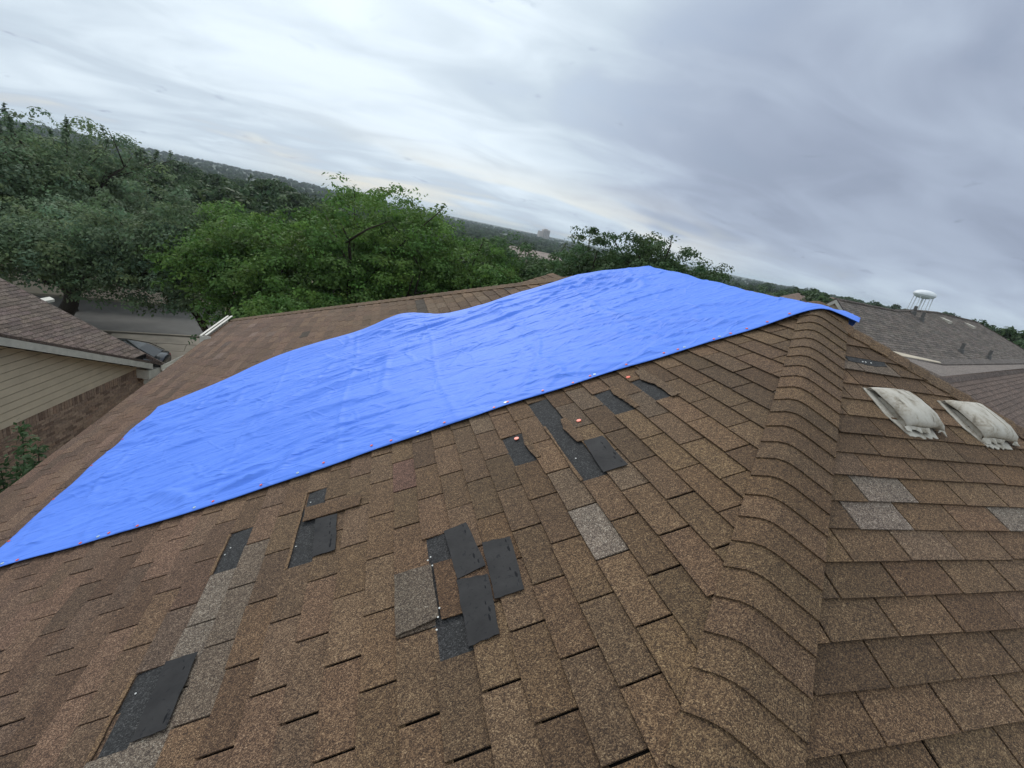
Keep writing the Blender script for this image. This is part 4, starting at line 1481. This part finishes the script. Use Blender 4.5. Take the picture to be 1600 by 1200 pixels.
# little gable at its left end
gp = Vector(polar(49.2, 19.5, -0.10))
ga_ = Vector((math.cos(RAD(50)), -math.sin(RAD(50)), 0))
bk = Vector((math.sin(RAD(50)), math.cos(RAD(50)), 0))
hw = .40
mb = MB()
mb.slab([gp - ga_ * hw + Vector((0, 0, -.45)), gp + ga_ * hw + Vector((0, 0, -.45)), gp + Vector((0, 0, -.06))], bk * 1.2)
mb.build('gable_wall', M['siding'], rh)
for sgn in (-1, 1):
    mb = MB()
    lo = gp + ga_ * (hw + .12) * sgn + Vector((0, 0, -.50)) - bk * .12
    hi = gp - bk * .12
    dnv = Vector((0, 0, -.13))
    mb.slab([hi, lo, lo + dnv, hi + dnv], bk * .05)
    mb.build('rake_board', M['white'], rh)
    mb = MB()
    mb.slab([hi + Vector((0, 0, .04)), lo + Vector((0, 0, .04)), lo + bk * 1.6 + Vector((0, 0, .04)), hi + bk * 1.6 + Vector((0, 0, .04))], (0, 0, -.035))
    mb.build('gable_roof', M['grey_shingle'], rh)

# ------------------------------------------------------------------ far houses
def far_house(label, az, dist_, w_, l_, rot, wall_h=2.7, pitch=.45, tint=(1, 1, 1), rt_=(1, 1, 1), zoff=0.0, group='houses across the valley'):
    x, y, _ = polar(az, dist_, 0)
    zb = terrain(x, y) + zoff
    root = empty('far_house', (x, y, zb), label, 'house', group)
    ca, sa = math.cos(rot), math.sin(rot)
    def P(u, v, z): return Vector((x + u * ca - v * sa, y + u * sa + v * ca, zb + z))
    hw_, hl = w_ / 2, l_ / 2
    mb = MB(); mb.tint = tint
    mb.hexa([P(-hl, -hw_, -1), P(hl, -hw_, -1), P(hl, hw_, -1), P(-hl, hw_, -1), P(-hl, -hw_, wall_h), P(hl, -hw_, wall_h), P(hl, hw_, wall_h), P(-hl, hw_, wall_h)])
    mb.build('wall', M['wall_far'], root)
    o = .5
    rz = wall_h + (hw_ + o) * pitch
    e0, e1 = -hl + hw_ * .6, hl - hw_ * .6
    mb = MB(); mb.tint = rt_
    c = [P(-hl - o, -hw_ - o, wall_h + .02), P(hl + o, -hw_ - o, wall_h + .02), P(hl + o, hw_ + o, wall_h + .02), P(-hl - o, hw_ + o, wall_h + .02), P(e0, 0, rz), P(e1, 0, rz)]
    mb.add(c, [(0, 1, 5, 4), (1, 2, 5), (2, 3, 4, 5), (3, 0, 4), (3, 2, 1, 0)])
    mb.build('roof', M['roof_far'], root)
    for u in (-hl * .55, 0.1 * hl, hl * .6):
        wmb = MB()
        wmb.hexa([P(u - .5, -hw_ - .03, .9), P(u + .5, -hw_ - .03, .9), P(u + .5, -hw_ + .05, .9), P(u - .5, -hw_ + .05, .9), P(u - .5, -hw_ - .03, 2.1), P(u + .5, -hw_ - .03, 2.1), P(u + .5, -hw_ + .05, 2.1), P(u - .5, -hw_ + .05, 2.1)])
        wmb.build('window', M['glass'], root)
    return root
far_house('beige house glimpsed through the trees across the street at left', -27.0, 52, 11, 20, RAD(13), 3.2, .42, (1.25, 1.2, 1.12), (1.3, 1.2, 1.1))
far_house('roof poking out of the canopy above the large oak', -9.4, 170, 12, 12, RAD(-15), 5.0, .45, (1.2, 1.1, 1.0), (1.5, 1.4, 1.2), 1.5)
far_house('pale roofed house in the trees left of the tower block', 13.3, 75, 9, 14, RAD(25), 3.5, .42, (1.2, 1.15, 1.1), (1.7, 1.7, 1.7), .9)
far_house('grey roofed house in the trees below the tower block', 17.2, 95, 10, 15, RAD(-20), 3.5, .42, (1.3, 1.25, 1.2), (1.8, 1.8, 1.8), 2.6)
far_house('brown hip roofed house nearest the tarp on the right', 41.2, 62, 9, 17, RAD(10), 2.7, .42, (1, .95, .9), (.95, .82, .75), 1.5)
far_house('brown roofed house second from the tarp on the right', 43.4, 84, 9, 16, RAD(-20), 2.7, .45, (1.05, 1, .95), (1.0, .88, .8), 1.9)
far_house('tan gabled house among dark trees right of the tarp', 46.0, 78, 8, 13, RAD(40), 2.7, .5, (1.3, 1.2, 1.05), (1.35, 1.2, 1.1), 2.2)
far_house('grey brown roof just left of the small white gable', 47.6, 60, 8, 12, RAD(-5), 2.7, .45, (1.1, 1.05, 1), (1.0, .95, .9), 1.5)
far_house('distant red brown roof below the water tower', 52.6, 120, 9, 22, RAD(-38), 2.7, .42, (1.1, 1, .95), (1.1, .92, .85), 2.0)

# ------------------------------------------------------------------ water tower and tower block
def water_tower():
    d_ = 620
    x, y, _ = polar(55.5, d_, 0)
    zb = terrain(x, y)
    zc = d_ * math.tan(RAD(1.72))
    k = d_ / 60.0
    root = empty('water_tower', (x, y, zb), 'white spheroid water tower on slender legs at the right horizon', 'water tower')
    rx, rz_ = 9.2, 4.2
    prof = []
    for i in range(17):
        a = -math.pi / 2 + math.pi * i / 16
        prof.append((max(.02, rx * math.cos(a) ** .85 if math.cos(a) > 0 else .02), rz_ * math.sin(a)))
    mb = MB(); mb.lathe(prof, (x, y, zc), 32)
    tank = mb.build('tank', M['tank'], root, smooth=True)
    for i in range(6):
        a = 2 * math.pi * i / 6 + .3
        mb = MB()
        mb.tube([(x + 8.6 * math.cos(a), y + 8.6 * math.sin(a), zb - 1), (x + 7.6 * math.cos(a), y + 7.6 * math.sin(a), zc - .8)], .38, 8)
        mb.build('leg', M['tank'], root)
    mb = MB(); mb.tube([(x, y, zb - 1), (x, y, zc - rz_ + .3)], .8, 10); mb.build('riser_pipe', M['tank'], root)
    mb = MB(); mb.lathe([(rx * 1.005, -.25), (rx * 1.03, -.2), (rx * 1.03, .2), (rx * 1.005, .25)], (x, y, zc - .2), 32); mb.build('balcony', M['tank'], tank)
water_tower()

def tower_block():
    d_ = 1500
    x, y, _ = polar(18.05, d_, 0)
    zb = terrain(x, y) - 2
    top = d_ * math.tan(RAD(0.62))
    root = empty('tower_block', (x, y, zb), 'pale high rise block alone on the horizon', 'building')
    def bx(x0, x1_, y0, y1_, zt, nm):
        mb = MB(); mb.box((x + x0, y + y0, zb), (x + x1_, y + y1_, zt)); return mb.build(nm, M['tower'], root)
    b1 = bx(-8, 13, -8, 8, top, 'wall')
    bx(-20, -7.98, -7, 9, top - 6, 'wall')
    bx(-4, 6, -4, 4, top + 2.2, 'plant_room')
    for fl in range(9):
        for c in range(4):
            mb = MB()
            zz = top - 3 - fl * 3.1
            mb.box((x - 6.5 + c * 4.9, y - 8.15, zz - 1.7), (x - 3.6 + c * 4.9, y - 7.95, zz))
            mb.build('window', M['glass'], root)
tower_block()

# ------------------------------------------------------------------ parked car below the neighbour roof
def car(center, rot):
    cx, cy, cz = center
    root = empty('parked_car', center, 'black car parked on the driveway beyond the neighbour roof', 'car')
    ca, sa = math.cos(rot), math.sin(rot)
    P = lambda u, v, z: Vector((cx + u * ca - v * sa, cy + u * sa + v * ca, cz + z))
    # body sections along the length: (u, half width low, half width top, z low, z belt)
    sec = [(-2.32, .70, .66, .45, .72), (-2.2, .84, .80, .28, .90), (-1.7, .90, .86, .22, .97), (-.6, .91, .87, .2, .95), (.7, .91, .87, .2, .93), (1.5, .90, .84, .2, .86), (2.1, .84, .76, .26, .74), (2.32, .68, .62, .40, .62)]
    vs, fs = [], []
    for u, wl, wt2, zl, zb_ in sec:
        zm = (zl + zb_) / 2
        for v, z in ((-wl * .94, zl), (-wl, zm), (-wt2, zb_ - .05), (-wt2 * .92, zb_), (0, zb_ + .03), (wt2 * .92, zb_), (wt2, zb_ - .05), (wl, zm), (wl * .94, zl)):
            vs.append(P(u, v, z))
    n = 9
    for i in range(len(sec) - 1):
        for k in range(n - 1):
            fs.append((i * n + k, (i + 1) * n + k, (i + 1) * n + k + 1, i * n + k + 1))
    fs.append(tuple(range(n))); fs.append(tuple((len(sec) - 1) * n + k for k in range(n - 1, -1, -1)))
    body = obj('body', vs, fs, M['carpaint'], root, smooth=True)
    gs = [(-1.95, .72, .97), (-1.35, .66, 1.32), (-.4, .64, 1.42), (.35, .63, 1.38), (1.15, .74, .93)]
    vs, fs = [], []
    for u, wv, z in gs:
        zz = .93
        for v, q in ((-.82, zz), (-wv, z - .07), (-wv * .8, z), (wv * .8, z), (wv, z - .07), (.82, zz)):
            vs.append(P(u, v, max(q, zz)))
    n = 6
    for i in range(len(gs) - 1):
        for k in range(n - 1):
            fs.append((i * n + k, (i + 1) * n + k, (i + 1) * n + k + 1, i * n + k + 1))
    obj('cabin_glass', vs, fs, M['carglass'], root)
    mb = MB()
    mb.slab([P(-1.3, -.52, 1.335), P(-.4, -.52, 1.432), P(.3, -.5, 1.395), P(.3, .5, 1.395), P(-.4, .52, 1.432), P(-1.3, .52, 1.335)], (0, 0, -.02))
    mb.build('roof_panel', M['carpaint'], root)
    for sd in (-1, 1):
        mb = MB()
        mb.tube([P(-1.98, sd * .80, .97), P(-1.35, sd * .675, 1.31), P(-.4, sd * .655, 1.41), P(.35, sd * .645, 1.37), P(1.2, sd * .78, .93)], .022, 6)
        mb.build('pillar_rail', M['carpaint'], root)
        mb = MB(); mb.hexa([P(-2.28, sd * .42, .66), P(-2.28, sd * .8, .66), P(-2.16, sd * .82, .66), P(-2.2, sd * .42, .66), P(-2.26, sd * .42, .82), P(-2.26, sd * .78, .82), P(-2.1, sd * .8, .82), P(-2.2, sd * .42, .82)])
        mb.build('tail_light', M['red'], root)
        for u in (-1.42, 1.42):
            mb = MB(); mb.tube([P(u, sd * .68, .32), P(u, sd * .91, .32)], .32, 20); wh = mb.build('wheel', M['tyre'], root)
            mb = MB(); mb.tube([P(u, sd * .9, .32), P(u, sd * .918, .32)], .2, 14); mb.build('rim', M['chrome'], wh)
    mb = MB(); mb.tube([P(-2.3, -.5, .60), P(-2.31, .5, .60)], .02, 6); mb.build('boot_trim', M['chrome'], root)
cpos = SE * -6.1 + SQ * 29.6
car((cpos.x, cpos.y, terrain(cpos.x, cpos.y) + .062), RAD(13 + 180 - 10))

# ------------------------------------------------------------------ middle distance trees, then the woods beyond
variants = []
for k in range(4):
    rng = np.random.default_rng(100 + k)
    q, T, sh = crown((0, 0, 4.0), (3.6, 3.6, 3.0), 200 + k, 140, 28, .25, .40, 11)
    me_q = q
    variants.append((q, T))
def mesh_from_quads(name, V4, m, tint):
    n = len(V4)
    me = bpy.data.meshes.new(name)
    me.vertices.add(n * 4)
    me.vertices.foreach_set('co', V4.reshape(-1).astype(np.float32))
    me.loops.add(n * 4)
    me.loops.foreach_set('vertex_index', np.arange(n * 4, dtype=np.int32))
    me.polygons.add(n)
    me.polygons.foreach_set('loop_start', np.arange(0, n * 4, 4, dtype=np.int32))
    me.polygons.foreach_set('loop_total', np.full(n, 4, dtype=np.int32))
    a = me.attributes.new('tint', 'FLOAT_COLOR', 'FACE')
    flat = np.ones((n, 4), dtype=np.float32); flat[:, :3] = tint
    a.data.foreach_set('color', flat.ravel())
    me.materials.append(m)
    me.update(calc_edges=True)
    return me
vm = [mesh_from_quads('crown', q, M['leaf_far'], T) for q, T in variants]
tm = MB(); tm.tube([(0, 0, -.6), (.1, 0, 1.6), (0, .1, 4.2)], [.3, .22, .1], 7)
tme = bpy.data.meshes.new('trunk'); tme.from_pydata([tuple(v) for v in tm.v], [], tm.f); tme.materials.append(M['bark'])
rm = random.Random(5)
def mid_tree(az, dist_, sc, zs, side):
    x, y, _ = polar(az, dist_, 0)
    z = terrain(x, y)
    root = bpy.data.objects.new('canopy_tree', None)
    root.empty_display_size = .3
    _link(root, None, (x, y, z))
    root.rotation_euler = (0, 0, rm.uniform(0, 6.28))
    root.scale = (sc, sc, sc * zs)
    tag(root, {'f': 'one of the dense green trees filling the valley beyond the large oak', 'r': 'one of the dark bushy trees among the houses right of the tarp', 'l': 'one of the hazy trees on the slope at far left'}[side],
        'tree', {'f': 'trees in the valley', 'r': 'trees among the right hand houses', 'l': 'trees on the left slope'}[side])
    for me_, nm in ((tme, 'trunk'), (vm[rm.randrange(4)], 'crown')):
        c = bpy.data.objects.new(nm, me_)
        COL.objects.link(c)
        c.parent = root
for az_, dd, sc in [(40.2, 50, .62), (41.6, 72, .75), (42.6, 58, .6), (43.8, 66, .75), (44.6, 92, .85), (45.3, 60, .62), (46.9, 84, .8), (47.9, 74, .72), (48.8, 96, .8), (49.9, 88, .8),
                   (51.2, 100, .75), (51.9, 70, .6), (53.0, 92, .7), (53.9, 74, .62), (54.6, 88, .78), (55.9, 80, .66), (56.8, 96, .72), (57.8, 104, .7), (59.4, 70, .8), (60.6, 62, .78), (61.6, 76, .85), (62.8, 66, .8), (64.0, 72, .85)]:
    mid_tree(az_, dd, sc * (1.4 if az_ < 50 else 1.2), rm.uniform(.85, 1.05), 'r')
# the valley woods: leafy crowns that run together into one mass
WV, WT_ = [], []
def add_wood(az, dist_, sc, zs):
    x, y, _ = polar(az, dist_, 0)
    q, T = variants[rm.randrange(4)]
    a = rm.uniform(0, 6.28)
    m3 = np.array([[math.cos(a), -math.sin(a), 0], [math.sin(a), math.cos(a), 0], [0, 0, 1]])
    p = (q.reshape(-1, 3) @ m3.T) * np.array([sc, sc, sc * zs]) + np.array([x, y, terrain(x, y)])
    WV.append(p.reshape(-1, 4, 3)); WT_.append(T * rm.uniform(.75, 1.2))
for k in range(55):
    add_wood(rm.uniform(-36, -6), 68 * 5.5 ** rm.random(), rm.uniform(1.1, 1.5), rm.uniform(.9, 1.2))
for k in range(75):
    add_wood(rm.uniform(-6, 39), 46 * 6.5 ** rm.random(), rm.uniform(.8, 1.2), rm.uniform(.9, 1.15))
for k in range(50):
    add_wood(rm.uniform(38, 67), 105 * 3.0 ** rm.random(), rm.uniform(.85, 1.15), rm.uniform(.85, 1.1))
vw = quadmesh('valley_woods', np.concatenate(WV), M['leaf_far'], None, np.concatenate(WT_))
tag(vw, 'mass of green trees in the valley beyond the gardens', 'woods', None, 'stuff')

# far woods: uneven leafy mounds, one mass to the horizon
def ico():
    t = (1 + 5 ** .5) / 2
    v = [(-1, t, 0), (1, t, 0), (-1, -t, 0), (1, -t, 0), (0, -1, t), (0, 1, t), (0, -1, -t), (0, 1, -t), (t, 0, -1), (t, 0, 1), (-t, 0, -1), (-t, 0, 1)]
    f = [(0, 11, 5), (0, 5, 1), (0, 1, 7), (0, 7, 10), (0, 10, 11), (1, 5, 9), (5, 11, 4), (11, 10, 2), (10, 7, 6), (7, 1, 8), (3, 9, 4), (3, 4, 2), (3, 2, 6), (3, 6, 8), (3, 8, 9), (4, 9, 5), (2, 4, 11), (6, 2, 10), (8, 6, 7), (9, 8, 1)]
    v = [Vector(p).normalized() for p in v]
    cache, nf = {}, []
    def midp(a, b_):
        key = (min(a, b_), max(a, b_))
        if key not in cache:
            v.append(((v[a] + v[b_]) / 2).normalized()); cache[key] = len(v) - 1
        return cache[key]
    for a, b_, c in f:
        x_, y_, z_ = midp(a, b_), midp(b_, c), midp(c, a)
        nf += [(a, x_, z_), (b_, y_, x_), (c, z_, y_), (x_, y_, z_)]
    return np.array([tuple(p) for p in v]), np.array(nf)
iv, if_ = ico()
rng = np.random.default_rng(3)
VV, FF, TT_ = [], [], []
base_i = 0
for k in range(5000):
    az = rng.uniform(-42, 72)
    r = 210 * (10.0 ** rng.uniform(0, 1) ** .8)
    x, y, _ = polar(az, r, 0)
    sc = rng.uniform(2.6, 5.0) * (1 + .25 * sstep(400, 1800, r))
    if az > 38: sc *= .72
    dv_ = 1 + rng.normal(0, .16, (len(iv), 1))
    p = iv * dv_ * np.array([sc, sc, sc * .85])
    p += np.array([x, y, terrain(x, y) + sc * .45])
    VV.append(p); FF.append(if_ + base_i); base_i += len(iv)
    tn = rng.uniform(.65, 1.25)
    TT_.append(np.tile(np.array([tn * rng.uniform(.9, 1.1), tn, tn * rng.uniform(.85, 1.05)]), (len(if_), 1)))
VV = np.concatenate(VV); FF = np.concatenate(FF); TT_ = np.concatenate(TT_)
me = bpy.data.meshes.new('distant_woods')
c0 = np.array([0, 0, -10.0])
me.vertices.add(len(VV)); me.vertices.foreach_set('co', (VV - c0).astype(np.float32).ravel())
nf = len(FF)
me.loops.add(nf * 3); me.loops.foreach_set('vertex_index', FF.astype(np.int32).ravel())
me.polygons.add(nf); me.polygons.foreach_set('loop_start', np.arange(0, nf * 3, 3, dtype=np.int32)); me.polygons.foreach_set('loop_total', np.full(nf, 3, dtype=np.int32))
at = me.attributes.new('tint', 'FLOAT_COLOR', 'FACE')
fl = np.ones((nf, 4), dtype=np.float32); fl[:, :3] = TT_
at.data.foreach_set('color', fl.ravel())
me.materials.append(M['woods'])
me.update(calc_edges=True)
wo_ = bpy.data.objects.new('distant_woods', me)
_link(wo_, None, c0)
tag(wo_, 'dark green woods covering the hills to the horizon', 'woods', None, 'stuff')

# ------------------------------------------------------------------ hazy air over the valley
hm = bpy.data.materials.new('hazy_air')
hm.use_nodes = True
for n in list(hm.node_tree.nodes):
    hm.node_tree.nodes.remove(n)
hh_ = NT(hm.node_tree)
pv = hh_.n('ShaderNodeVolumePrincipled')
pv.inputs['Color'].default_value = (0.80, 0.88, 0.95, 1)
pv.inputs['Density'].default_value = 0.00020
oh = hh_.n('ShaderNodeOutputMaterial')
hm.node_tree.links.new(pv.outputs[0], oh.inputs['Volume'])
mb = MB()
mb.box((-9500, -9500, -17.0), (9500, 9500, 40.0))
hz = mb.build('haze', hm)
hz['kind'] = 'stuff'
hz['label'] = 'thin pale haze hanging over the valley and hills'
hz['category'] = 'haze'
